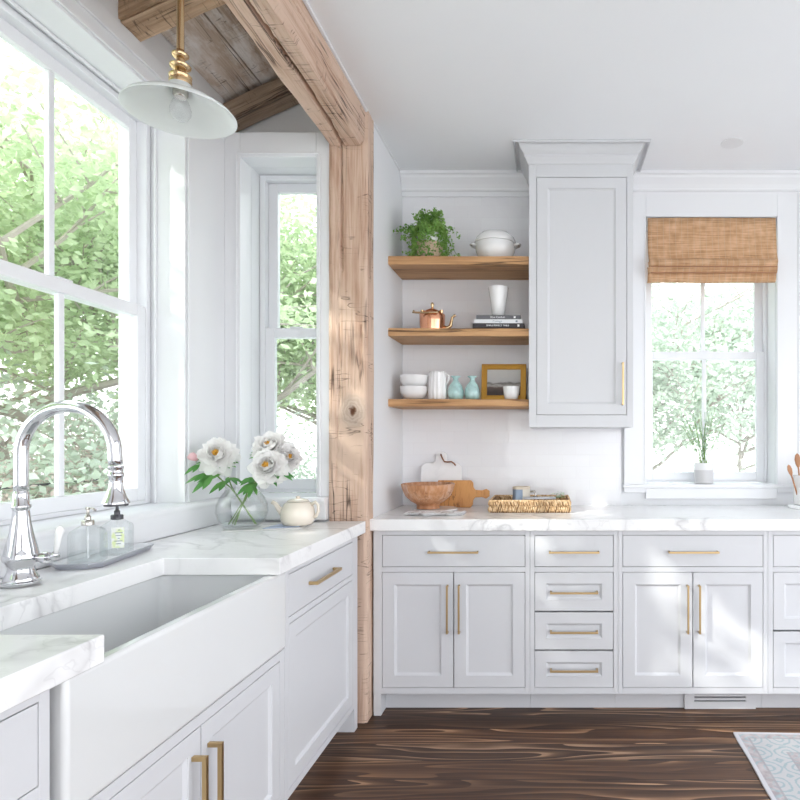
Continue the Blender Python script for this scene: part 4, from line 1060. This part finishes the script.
mb = MB(); mb.box(-.132, .028, 3.0835, 3.149, z + .0728, z + .0733)
rr = random.Random(9); sp = MB(); stt = MB()
for i in range(34):
    c = Vector((.045 + rr.uniform(-.022, .022), 3.12 + rr.uniform(-.03, .03), z + .066 + rr.uniform(0, .028))); leaf_mesh(sp, c, rnd_dir(rr, -.1, .8), .022, .012)
r = thing('herb_sprig', (.045, 3.12, z + .06), 'pale green sprig at the right end of the woven tray', 'sprig')
build(sp, 'foliage', M['palesprig'], r); build(MB().tube([(.02, 3.12, z + .069), (.045, 3.12, z + .071), (.075, 3.13, z + .074)], .002, 6), 'stem', M['stem'], r)

# utensil crock at the right edge
o = build(MB().lathe([(.001, z), (.088, z), (.091, z + .003), (.091, z + .015), (.088, z + .018), (.001, z + .018)], (1.372, 3.27, 0), 56), 'round_board', M['marble'], base=(1.372, 3.27, z), smooth=40)
tag(o, 'round marble board beneath the utensil crock', 'board')
zc_ = z + .0185
o = build(MB().lathe([(.055, zc_), (.062, zc_ + .004), (.063, zc_ + .02), (.063, zc_ + .150), (.066, zc_ + .155), (.060, zc_ + .158), (.058, zc_ + .15), (.058, zc_ + .01), (.001, zc_ + .01)], (1.372, 3.27, 0), 48), 'utensil_crock', M['cer'], base=(1.372, 3.27, zc_), smooth=45)
tag(o, 'white crock of wooden utensils at the photo edge', 'crock')
for i, (bx, by, tx, tz, w_, lab) in enumerate(((1.350, 3.27, 1.322, .275, .017, 'wooden spoon standing nearly upright in the crock'), (1.330, 3.25, 1.268, .215, .013, 'wooden spoon leaning furthest over the crock rim'), (1.395, 3.28, 1.42, .29, .016, 'wooden spoon leaning away from the window in the crock'))):
    r = thing('wooden_spoon', (bx, by, zc_ + .02), lab, 'spoon', 'wooden spoons in the crock')
    a = Vector((bx, by, zc_ + .012)); b = Vector((tx, by - .005, zc_ + tz)); 
    build(MB().tube([a, a.lerp(b, .72)], .0045, 8), 'handle', M['woodspoon'], r, smooth='all')
    build(MB().tube([a.lerp(b, .70), a.lerp(b, .78), a.lerp(b, .88), a.lerp(b, .96), b], [.004, w_ * .8, w_, w_ * .7, .002], 12, flat=.35), 'spoon_bowl', M['woodspoon'], r, smooth='all')

# window sill plant
def sill_pot():
    cx, cy, z0 = .876, 3.475, WZ0 + .0005
    r = thing('sill_pot', (cx, cy, z0), 'small two-tone white and grey pot on the window sill', 'pot')
    build(MB().lathe([(.046, z0), (.052, z0 + .003), (.055, z0 + .075), (.0555, z0 + .0775)], (cx, cy, 0), 40), 'pot_base', M['concrete'], r, smooth=45)
    build(MB().lathe([(.0560, z0 + .0780), (.0595, z0 + .118), (.056, z0 + .118), (.05, z0 + .1), (.001, z0 + .1)], (cx, cy, 0), 40), 'pot_rim', M['cer'], r, smooth=45)
    rr = random.Random(12); st = MB(); lf = MB()
    pl = thing('sill_plant', (cx, cy, z0 + .1), 'wispy pale green plant in the pot on the sill', 'plant')
    for i in range(26):
        a = rr.uniform(0, 2 * PI); sp_ = rr.uniform(.02, .13); h = rr.uniform(.14, .33)
        p0 = Vector((cx + rr.uniform(-.02, .02), cy + rr.uniform(-.02, .02), z0 + .1)); pts = []
        for k in range(7):
            t_ = k / 6; pts.append(p0 + Vector((math.cos(a) * sp_ * t_ ** 1.4, math.sin(a) * sp_ * .55 * t_ ** 1.4, h * t_)))
        st.tube(pts, .0013, 4)
        for k in range(2, 7):
            for _ in range(3): leaf_mesh(lf, pts[k], rnd_dir(rr, -.1, .9), rr.uniform(.014, .026), .008)
    build(st, 'stem', M['stem'], pl); build(lf, 'foliage', M['palesprig'], pl)
sill_pot()

# roman blind
def blind():
    x0, x1 = .546, 1.262
    r = thing('woven_blind', ((x0 + x1) / 2, 3.43, 2.15), 'woven bamboo roman blind at the top of the back window', 'blind')
    def sheet(pr, xa, xb, name, n=40, th=.004):
        mb = MB(); vs = []
        for (y, z_) in pr:
            for i in range(n + 1):
                x = xa + (xb - xa) * i / n
                vs.append((x, y + .002 * noise.noise(Vector((x * 8, z_ * 9, 0))), z_ + .003 * noise.noise(Vector((x * 5, z_ * 30, 3)))))
        fs = [(j * (n + 1) + i, j * (n + 1) + i + 1, (j + 1) * (n + 1) + i + 1, (j + 1) * (n + 1) + i) for j in range(len(pr) - 1) for i in range(n)]
        return build(mb.add(vs, fs), name, M['blind'], r, smooth='all', solid=th)
    pr = [(3.412, 2.522), (3.410, 2.48), (3.408, 2.44), (3.405, 2.40), (3.400, 2.36), (3.392, 2.32), (3.384, 2.295), (3.376, 2.275), (3.372, 2.268), (3.376, 2.262)]
    sheet(pr, x0, x1, 'flat_panel')
    for i, (z1, z0, y, xi) in enumerate(((2.278, 2.232, 3.345, .006), (2.262, 2.203, 3.362, .002), (2.240, 2.158, 3.384, .002))):
        sheet([(y + .02, z1), (y + .006, z1 - .006), (y, z1 - .018), (y - .002, (z0 + z1) / 2), (y + .002, z0 + .012), (y + .010, z0 + .002), (y + .022, z0)], x0 + xi - .006, x1 - xi - .006, 'fold')
    for (zz_, yy_, xi) in ((2.268, 3.3715, 0), (2.231, 3.350, 0), (2.202, 3.366, -.002)):  # dark rods added in place of the shade lines between the folds
        build(MB().tube([(x0 + .008, yy_ - .004, zz_), (x1 - .016, yy_ - .004, zz_)], .0032, 8), 'fold_shade_rod', M['woodspoon'], r)
    build(B(x0 + .002, x1 - .002, 3.416, 3.450, 2.495, 2.524), 'headrail', M['trim'], r)
blind()

# ------------------------------------------------------------------ things by the sink
def tray():
    cx, cy = -1.360, 1.868; ang = math.radians(10); hw, hl, ch = .070, .178, .028
    r = thing('soap_tray', (cx, cy, .9145), 'long grey soap tray with cut corners beside the faucet', 'tray')
    def outline(e, z_): 
        w_, l_ = hw + e, hl + e
        p = [(-w_ + ch, -l_), (w_ - ch, -l_), (w_, -l_ + ch), (w_, l_ - ch), (w_ - ch, l_), (-w_ + ch, l_), (-w_, l_ - ch), (-w_, -l_ + ch)]
        return [(cx + a * math.cos(ang) - b * math.sin(ang), cy + a * math.sin(ang) + b * math.cos(ang), z_) for a, b in p]
    z0 = .9147
    rings = [outline(-.010, z0), outline(0, z0 + .014), outline(0, z0 + .017), outline(-.004, z0 + .017), outline(-.012, z0 + .006)]
    vs = [p for rg in rings for p in rg]; fs = [(i * 8 + k, i * 8 + (k + 1) % 8, (i + 1) * 8 + (k + 1) % 8, (i + 1) * 8 + k) for i in range(3) for k in range(8)] + [tuple(range(8))]
    build(MB().add(vs[:32], fs), 'tray_shell', M['slate'], r)
    vs = rings[3] + rings[4]; fs = [(k, (k + 1) % 8, 8 + (k + 1) % 8, 8 + k) for k in range(8)] + [tuple(range(8, 16))]
    build(MB().add(vs, fs), 'tray_inside', M['traywhite'], r)
tray()
zt_ = .9212
def soap(cx, cy, w, h, rot, collar, pump, label, lab=False, cap_r=.014):
    r = thing('soap_bottle', (cx, cy, zt_), label, 'soap bottle', 'pump bottles on the grey tray')
    def rr_box(wd, z_, cr):
        pts = []
        for (sx, sy, a0) in ((1, 1, 0), (-1, 1, PI / 2), (-1, -1, PI), (1, -1, 1.5 * PI)):
            for k in range(5):
                a = a0 + PI / 2 * k / 4; x = sx * (wd - cr) + cr * math.cos(a); y = sy * (wd - cr) + cr * math.sin(a)
                pts.append((cx + x * math.cos(rot) - y * math.sin(rot), cy + x * math.sin(rot) + y * math.cos(rot), z_))
        return pts
    hw = w / 2
    lv = [(hw * .9, 0, .012), (hw, .004, .012), (hw, h * .74, .012), (hw * .93, h * .82, .014), (hw * .6, h * .92, .014), (.017, h * .96, .0155), (.0135, h, .013)]
    vs = []; 
    for (wd, zz_, cr) in lv: vs += rr_box(wd, zt_ + zz_, min(cr, wd * .98))
    n = 20; fs = [(i * n + k, i * n + (k + 1) % n, (i + 1) * n + (k + 1) % n, (i + 1) * n + k) for i in range(len(lv) - 1) for k in range(n)] + [tuple(range(n)), tuple((len(lv) - 1) * n + k for k in range(n))]
    build(MB().add(vs, fs), 'bottle_body', M['bottle'], r, smooth=50)
    lv2 = [(hw * .86, .006, .01), (hw * .92, .010, .01), (hw * .92, h * (.28 if not lab else .62), .01)]; vs = []
    for (wd, zz_, cr) in lv2: vs += rr_box(wd, zt_ + zz_, cr)
    fs = [(i * n + k, i * n + (k + 1) % n, (i + 1) * n + (k + 1) % n, (i + 1) * n + k) for i in range(2) for k in range(n)] + [tuple(range(n)), tuple(2 * n + k for k in range(n))]
    build(MB().add(vs, fs), 'liquid', M['water'], r, smooth=50)
    build(MB().lathe([(.0025, zt_ + .012), (.0025, zt_ + h)], (cx, cy, 0), 8), 'dip_tube', M['trim'], r)
    zc = zt_ + h
    cp = build(MB().lathe([(cap_r, zc - .004), (cap_r + .002, zc - .003), (cap_r + .002, zc + .009), (cap_r, zc + .011), (.008, zc + .012), (.008, zc + .022), (.0065, zc + .024), (.0045, zc + .026), (.0035, zc + .040), (.006, zc + .042), (.006, zc + .047), (.001, zc + .049)], (cx, cy, 0), 24), 'pump', collar, r, smooth=45)
    build(MB().tube([(cx, cy, zc + .044), (cx + .022 * math.cos(pump), cy + .022 * math.sin(pump), zc + .046), (cx + .036 * math.cos(pump), cy + .036 * math.sin(pump), zc + .041)], .0028, 8), 'nozzle', collar, cp, smooth='all')
    if lab:
        def Tl(u, n_, v):
            x, y = u, -(hw + .0008 + n_); return (cx + x * math.cos(rot) - y * math.sin(rot), cy + x * math.sin(rot) + y * math.cos(rot), v)
        m, nt, p = mat('soap_label'); c = ramp(nt, noise_n(nt, coords(nt), 75, 2), [(.42, (.72, .80, .45)), (.56, (.86, .88, .84))]).outputs[0]; L(nt, c, p.inputs['Base Color'])
        lb = build(MB().box(-hw * .10, hw * .78, 0, .0008, zt_ + h * .22, zt_ + h * .78, Tl), 'label', m, r)
        ln = MB()
        for k, (a, b) in enumerate(((.35, .45), (.12, .62), (.18, .56), (.32, .42), (.10, .60), (.2, .5))):
            v = zt_ + h * (.70 - k * .075); ln.box(hw * a, hw * b + .002, .0008, .0011, v, v + .002, Tl)
        build(ln, 'lettering', M['ink_g'], lb)
soap(-1.345, 1.775, .080, .112, math.radians(20), M['nickel'], -.4, 'clear square soap bottle with a nickel pump, closer to the faucet')
soap(-1.352, 1.905, .076, .112, math.radians(20), M['gun'], -.3, 'clear labelled soap bottle with a dark pump', True, .015)

# napkin, vase, teapot
pol = []
T = lambda a, b, c: (a, b, c)
nk = MB(); nk.prism([(-1.30, 2.41), (-1.10, 2.46), (-1.02, 2.50), (-1.035, 2.60), (-1.13, 2.60), (-1.29, 2.55)], .9145, .9185)
nk2 = MB(); nk2.prism([(-1.16, 2.46), (-1.035, 2.515), (-1.045, 2.60), (-1.15, 2.58)], .9190, .9225)
r = thing('folded_napkin', (-1.15, 2.5, .9145), 'folded blue-grey cloth beneath the teapot and vase', 'napkin')
build(nk, 'napkin_base', M['linen'], r, bevel=.001); build(nk2, 'napkin_fold', M['bluelinen'], r, bevel=.001)
VX, VY, VZ = -1.257, 2.49, .919
r = thing('glass_vase', (VX, VY, VZ), 'round clear glass vase holding the white peonies', 'vase')
vp = [(.055, 0), (.070, .004), (.088, .030), (.098, .065), (.096, .095), (.084, .125), (.066, .148), (.058, .160), (.064, .172), (.0625, .172), (.0555, .160), (.0635, .147), (.0815, .124), (.0935, .095), (.0955, .065), (.085, .032), (.067, .010), (.001, .008)]
build(MB().lathe([(a, VZ + b) for a, b in vp], (VX, VY, 0), 56), 'vase_body', M['vase'], r, smooth=60)
build(MB().lathe([(.001, VZ + .009), (.066, VZ + .011), (.084, VZ + .033), (.092, VZ + .060), (.001, VZ + .060)], (VX, VY, 0), 40), 'water', M['water'], r, smooth=50)
def petal(mb, c, base, az, el, ln, wd, cup, rr):
    """petal growing from c; az around axis, el opening angle from axis"""
    n = 5; m_ = 4; vs = []
    ax = base.normalized(); t = ax.orthogonal().normalized(); b = ax.cross(t)
    rad = t * math.cos(az) + b * math.sin(az); tan = ax.cross(rad)
    for i in range(n + 1):
        s = i / n
        ang = el * (.55 + .65 * s) - cup * s * s
        d = rad * math.sin(ang) + ax * math.cos(ang)
        p = c + rad * .002 + d * ln * s
        w_ = wd * (math.sin(PI * (s * .60 + .14)) ** .8)
        for j in range(m_ + 1):
            q = (j / m_ - .5) * 2
            off = tan * q * w_ * .5 - rad * (q * q) * w_ * .16 + ax * (q * q) * w_ * .15
            if i == n: off += d * (rr.uniform(-.10, .06) - .12 * q * q) * ln
            vs.append(p + off)
    fs = [(i * (m_ + 1) + j, i * (m_ + 1) + j + 1, (i + 1) * (m_ + 1) + j + 1, (i + 1) * (m_ + 1) + j) for i in range(n) for j in range(m_)]
    mb.add(vs, fs)
def peony(c, axis, rad, label, seed, stem_to, leaves, kind='full'):
    rr = random.Random(seed); c = Vector(c); ax = Vector(axis).normalized()
    r = thing('peony', stem_to, label, 'flower', 'peonies in the glass vase')
    pb = MB(); base = c - ax * rad * .35
    if kind == 'full':
        for (n, e0, e1, l, w_, cu) in ((10, 1.45, 1.75, 1.0, .85, .1), (12, 1.2, 1.45, 1.0, .75, .25), (13, .95, 1.2, .95, .65, .4), (13, .72, .95, .85, .55, .5), (11, .5, .72, .72, .45, .5)):
            for k in range(n):
                petal(pb, base, ax, 2 * PI * (k + rr.uniform(-.3, .3)) / n, rr.uniform(e0, e1), rad * l * rr.uniform(.86, 1.06), rad * w_ * .95, cu, rr)
        build(pb, 'petals', M['petal'], r, smooth='all')
        sm = MB()
        for k in range(46):
            d = (ax + rnd_dir(rr) * .24).normalized(); p1 = base + d * rad * rr.uniform(.50, .66)
            sm.tube([base + ax * rad * .1, p1 - d * rad * .09], .0006, 3); sm.tube([p1 - d * rad * .10, p1], .0019, 4)
        build(sm, 'stamens', M['stamen'], r)
    else:
        for (n, e0, e1, l, w_, cu) in ((5, .75, .95, 1.0, 1.0, .8), (5, .45, .6, 1.0, .85, .75), (4, .25, .35, .9, .6, .5)):
            for k in range(n):
                petal(pb, base, ax, 2 * PI * (k + rr.uniform(-.3, .3)) / n, rr.uniform(e0, e1), rad * l * 1.5, rad * w_, cu, rr)
        build(pb, 'petals', M['petalpink'], r, smooth='all')
    s1 = base - ax * .004; st = Vector(stem_to); vm = Vector((VX, VY, VZ + .160)) + (Vector((base.x, base.y, 0)) - Vector((VX, VY, 0))).normalized() * .035 if True else None
    pts = [s1, s1 - ax * .03, vm.lerp(s1, .35), vm, st]
    sp = []
    for i in range(len(pts) - 1):
        for k in range(6): sp.append(Vector(pts[i]).lerp(Vector(pts[i + 1]), k / 6))
    sp.append(Vector(pts[-1]))
    for _ in range(3): sp = [sp[0]] + [(sp[i - 1] + sp[i] * 2 + sp[i + 1]) / 4 for i in range(1, len(sp) - 1)] + [sp[-1]]
    build(MB().tube(sp, .0026, 6), 'stem', M['stem'], r, smooth='all')
    lf = MB()
    for (f, d, ln_) in leaves:
        p = sp[int(f * (len(sp) - 1))]
        for a in (-.55, 0, .55):
            dd = Matrix.Rotation(a, 3, 'Z') @ Vector(d); leaf_mesh(lf, p + Vector(d).normalized() * .012, dd, ln_ * 1.25 * (1 if a == 0 else .78), ln_ * .34, .25, up=(.5, -.4, .9))
    sepal = MB()
    for k in range(5): petal(lf, base - ax * .001, ax, 2 * PI * k / 5, 1.35, rad * .5, rad * .25, .1, rr)
    build(lf, 'leaves', M['peonyleaf'], r, smooth='all')
def atp(px, py, Y): s = F / Y; return Vector(((px - 550) / s, Y, EYE - (py - 441) / s))
low = lambda dx, dy: (VX + dx, VY + dy, VZ + .014)
peony(atp(217, 454, 2.44), (.15, -1, .45), .084, 'full white peony furthest left above the vase, one open bloom', 1, low(.05, .01), [(.25, (-.9, -.4, .1), .07), (.5, (.7, -.6, -.1), .06), (.3, (.8, -.5, .2), .06), (.55, (-.5, -.8, -.4), .06), (.42, (-.7, -.5, -.15), .075), (.36, (.5, -.6, .1), .06)])
peony(atp(269, 446, 2.50), (.1, -1, .75), .080, 'white peony at the top, behind the lowest bloom', 2, low(-.05, .02), [(.55, (-.3, -.8, -.1), .06), (.6, (.3, -.8, -.2), .055), (.28, (-.9, -.5, .1), .06), (.22, (-.8, -.5, .3), .06), (.35, (-.6, -.5, .5), .06)])
peony(atp(267, 466, 2.40), (.05, -1, .35), .080, 'lowest white peony facing forward with orange centre', 3, low(-.02, -.02), [(.5, (-.5, -.8, -.35), .06), (.6, (.2, -.9, -.4), .055), (.3, (-.2, -.9, -.2), .05), (.2, (.9, -.4, -.15), .08), (.36, (.7, -.6, -.3), .06), (.42, (-.6, -.6, .0), .06)])
peony(atp(288, 457, 2.52), (.7, -.7, .3), .068, 'white peony turned away towards the narrow window', 4, low(-.055, 0), [(.22, (.7, .3, .2), .06)])
peony(atp(196, 459, 2.42), (-.7, -.4, .6), .026, 'small pink peony bud at the far end of the bunch', 5, low(.06, 0), [(.16, (-.4, -.6, -.3), .05), (.38, (-.8, -.5, -.2), .07), (.45, (-.6, -.7, -.5), .07)], 'bud')
def teapot():
    cx, cy, z0 = -1.060, 2.565, .9232
    r = thing('teapot', (cx, cy, z0), 'small cream teapot beside the vase near the timber post', 'teapot')
    pr = [(.056, 0), (.062, .003), (.070, .020), (.072, .042), (.068, .066), (.059, .086), (.050, .094), (.046, .097), (.036, .095)]
    build(MB().lathe([(a * .95, z0 + b) for a, b in pr], (cx, cy, 0), 44), 'pot_body', M['cream'], r, smooth=60)
    ld = build(MB().lathe([(.044, z0 + .0985), (.040, z0 + .102), (.026, z0 + .107), (.008, z0 + .110), (.006, z0 + .111)], (cx, cy, 0), 32), 'lid', M['cream'], r, smooth=60)
    build(MB().lathe([(.006, z0 + .110), (.009, z0 + .114), (.009, z0 + .118), (.001, z0 + .121)], (cx, cy, 0), 18), 'knob', M['cream'], ld, smooth='all')
    sp = [(cx - .055, cy - .01, z0 + .050), (cx - .075, cy - .012, z0 + .068), (cx - .088, cy - .014, z0 + .088), (cx - .102, cy - .016, z0 + .097)]
    build(MB().tube(sp, [.018, .012, .009, .008], 14), 'spout', M['cream'], r, smooth='all')
    hp = [(cx + .056, cy, z0 + .084), (cx + .074, cy, z0 + .094), (cx + .085, cy, z0 + .082), (cx + .087, cy, z0 + .058), (cx + .078, cy, z0 + .036), (cx + .066, cy, z0 + .030)]
    build(MB().tube(hp, [.008, .007, .0065, .0065, .0065, .007], 10), 'handle', M['cream'], r, smooth='all')
teapot()

# rug
rx, ry = .798, 2.655
rg = MB(); n1, n2 = 40, 60; vs = []
for j in range(n2 + 1):
    for i in range(n1 + 1):
        x = 1.35 * i / n1; y = -2.3 * j / n2
        vs.append((x + .004 * noise.noise(Vector((y * 6, 0, 0))), y, .0075 + .0012 * noise.noise(Vector((x * 6, y * 6, 0)))))
nv = len(vs)
vs += [(v[0], v[1], .0008) for v in vs]
fs = [(j * (n1 + 1) + i, j * (n1 + 1) + i + 1, (j + 1) * (n1 + 1) + i + 1, (j + 1) * (n1 + 1) + i) for j in range(n2) for i in range(n1)]
bd = [i for i in range(n1 + 1)] + [(j) * (n1 + 1) + n1 for j in range(1, n2 + 1)] + [n2 * (n1 + 1) + i for i in range(n1 - 1, -1, -1)] + [j * (n1 + 1) for j in range(n2 - 1, 0, -1)]
fs += [(bd[k], bd[(k + 1) % len(bd)], bd[(k + 1) % len(bd)] + nv, bd[k] + nv) for k in range(len(bd))]
o = build(MB().add(vs, fs), 'rug', M['rug'], smooth=50)
o.location = (rx, ry, 0); o.rotation_euler.z = math.radians(-1.6)
tag(o, 'faded pale blue and pink patterned rug on the dark floor', 'rug')

# ------------------------------------------------------------------ outdoors
gr = B(-30, 30, -20, 40, -.35, -.25)
struct(gr, 'ground', M['lawn'])
def tree_mesh(seed, h, spread, n_leaf, leaf, z_lo, m):
    rr = random.Random(seed); br = MB(); ends = []
    def limb(p, d, ln, r_, lev):
        pts = [p]; q = Vector(p); dd = Vector(d)
        for k in range(5):
            dd = (dd + rnd_dir(rr) * .16 + Vector((0, 0, .03))).normalized(); q = q + dd * ln / 5; pts.append(q.copy())
        br.tube(pts, [r_ * (1 - .13 * k) for k in range(6)], 6 if lev < 2 else 4)
        if lev >= 2: ends.extend(pts[1:])
        if lev < 3:
            for _ in range(5 if lev == 0 else 4):
                t_ = rr.randint(2, 5); nd_ = (dd * .55 + rnd_dir(rr, -.25, .6)).normalized()
                limb(pts[t_], nd_, ln * rr.uniform(.5, .72), r_ * .5, lev + 1)
    limb(Vector((0, 0, 0)), Vector((0, 0, 1)), h * .38, h * .008, 0)
    for a in range(6):
        an = a * 1.05 + rr.uniform(-.2, .2); limb(Vector((0, 0, h * rr.uniform(.16, .38))), Vector((math.cos(an), math.sin(an), rr.uniform(.1, .7))).normalized(), spread * .75, h * .0055, 1)
    pts = np.array([tuple(e) for e in ends]); rs = np.random.RandomState(seed)
    idx = rs.randint(0, len(pts), n_leaf); c = pts[idx] + rs.normal(0, .26, (n_leaf, 3)) * np.array([1, 1, .45])
    c = c[c[:, 2] > z_lo]; n = len(c)
    a = rs.normal(size=(n, 3)) * np.array([1, 1, .55]); a /= np.linalg.norm(a, axis=1)[:, None]
    b = rs.normal(size=(n, 3)); b -= a * (a * b).sum(1)[:, None]; b /= np.linalg.norm(b, axis=1)[:, None]
    s = (leaf * rs.uniform(.6, 1.25, n))[:, None]
    vs = np.concatenate([c - a * s, c + b * s * .55, c + a * s, c - b * s * .55], 1).reshape(-1, 3)
    f = np.arange(n * 4).reshape(-1, 4)
    def mk(nm, v, ff, mt):
        me = bpy.data.meshes.new(nm); me.from_pydata(v, [], ff); me.materials.append(mt); return me
    return mk('foliage', vs.tolist(), f.tolist(), m), mk('trunk', [tuple(v) for v in br.v], br.f, M['bark'])
TM = [tree_mesh(11, 9.5, 3.3, 30000, .050, .2, M['maple']), tree_mesh(23, 9.0, 3.2, 28000, .052, .2, M['maple'])]
TP = [tree_mesh(31, 6.5, 3.0, 20000, .055, .3, M['pale'])]
SHB = [tree_mesh(41, 1.9, 1.1, 7000, .028, .02, M['pink']), tree_mesh(47, 1.7, 1.1, 4600, .030, .02, M['pale'])]
def plant_tree(mesh, x, y, s, rot, name, label, cat, grp):
    r = thing(name, (x, y, -.25), label, cat, grp); r.rotation_euler.z = rot; r.scale = (s, s, s)
    for me, nm in zip(mesh, ('foliage', 'trunk')):
        o = bpy.data.objects.new(nm, me); COL.objects.link(o); o.parent = r
    return r
G1 = 'leafy trees outside the windows'
for (mi, x, y, s, rot, lab) in ((0, -5.6, 6.6, 1.0, .3, 'green leafy maple filling the large window nearest the sink'),
        (1, -4.4, 8.2, 1.05, 1.9, 'green maple spreading behind the muntin of the large window'),
        (0, -8.5, 8.8, 1.3, 2.6, 'taller green maple further out beyond the sink window'),
        (1, -7.8, 5.0, 1.1, 4.1, 'green maple at the near side of the sink window'),
        (0, -3.3, 10.5, 1.0, 5.0, 'green maple seen through the narrow window by the post'),
        (1, -5.6, -1.3, 1.0, .8, 'unseen green maple added outside the viewer side of the bay to dapple the sun')):  # out-of-view maple added in the sun's path to break up its patches
    plant_tree(TM[mi], x, y, s, rot, 'maple_tree', lab, 'tree', G1)
for (x, y, s, rot, lab) in ((1.4, 9.5, .9, .5, 'pale tree seen through the left half of the back window'), (3.4, 11.0, 1.0, 2.2, 'pale tree seen through the right half of the back window'), (-1.4, 12.0, 1.1, 3.7, 'pale tree between the narrow window and the back window')):
    plant_tree(TP[0], x, y, s, rot, 'pale_tree', lab, 'tree', G1)
for (mi, x, y, s, rot, lab, nm) in ((0, -4.9, 5.6, 1.0, .2, 'pinkish shrub low outside, nearer end of the sink window', 'pink_shrub'), (0, -5.6, 7.6, 1.2, 2.2, 'pinkish shrub low outside, farther end of the sink window', 'pink_shrub'),
        (1, -4.2, 5.9, 1.5, 1.2, 'grey-green shrub outside the lower panes of the sink window, nearer one', 'pale_shrub'), (1, -6.6, 9.0, 2.0, 5.2, 'tall grey-green shrub outside the sink window, farther one', 'pale_shrub'),
        (1, 1.2, 7.2, .95, .4, 'low pale shrub outside behind the window sill pot', 'pale_shrub'), (1, 2.5, 7.9, .9, 2.4, 'low pale shrub outside the right pane of the back window', 'pale_shrub'), (1, -3.2, 7.4, 1.2, 3.0, 'low shrub outside the narrow window', 'pale_shrub')):
    plant_tree(SHB[mi], x, y, s, rot, nm, lab, 'shrub', 'shrubs outside the windows')
# black rail outdoors
r = thing('garden_railing', (-4.3, 6, -.25), 'thin black garden rail outside the sink window', 'railing')
build(MB().tube([(-4.3, 3.0, .905), (-4.3, 9.5, .905)], .010, 8), 'rail', M['black'], r)
for k in range(5): build(B(-4.315, -4.285, 3.2 + k * 1.5, 3.23 + k * 1.5, -.25, .90), 'post', M['black'], r)

# ------------------------------------------------------------------ light
wd = bpy.data.worlds.new('sky'); SC.world = wd; wd.use_nodes = True; nt = wd.node_tree
bg = nt.nodes['Background']
tc = nt.nodes.new('ShaderNodeTexCoord'); sx = nt.nodes.new('ShaderNodeSeparateXYZ'); L(nt, tc.outputs['Generated'], sx.inputs[0])
rp = ramp(nt, sx.outputs[2], [(0.0, (.97, .975, 1.0)), (.25, (.93, .955, 1.0)), (1.0, (.82, .88, 1.0))])
L(nt, rp.outputs[0], bg.inputs[0]); bg.inputs[1].default_value = 1.55
sd_ = Vector((1.0, .62, -.80)).normalized()
sl = bpy.data.lights.new('sun', 'SUN'); sl.energy = 2.3; sl.angle = math.radians(.8); sl.color = (1, .96, .90)
so = bpy.data.objects.new('sun', sl); COL.objects.link(so); so.rotation_euler = sd_.to_track_quat('-Z', 'Y').to_euler(); so.location = (-8, -5, 8)

cam = bpy.data.cameras.new('camera'); co = bpy.data.objects.new('camera', cam); COL.objects.link(co)
co.location = (0, 0, EYE); co.rotation_euler = (PI / 2, 0, 0)
cam.sensor_width = 36; cam.sensor_fit = 'HORIZONTAL'; cam.lens = F / 800 * 36
cam.shift_x = -150 / 800; cam.shift_y = 41 / 800; cam.clip_start = .02; cam.clip_end = 200
SC.camera = co
vs_ = SC.view_settings; vs_.view_transform = 'Standard'; vs_.look = 'None'; vs_.gamma = 1; vs_.use_curve_mapping = False; vs_.exposure = 1.41
cy = SC.cycles
cy.max_bounces = 10; cy.diffuse_bounces = 6; cy.glossy_bounces = 4; cy.transmission_bounces = 6; cy.transparent_max_bounces = 24
cy.caustics_reflective = False; cy.caustics_refractive = False; cy.sample_clamp_indirect = 6
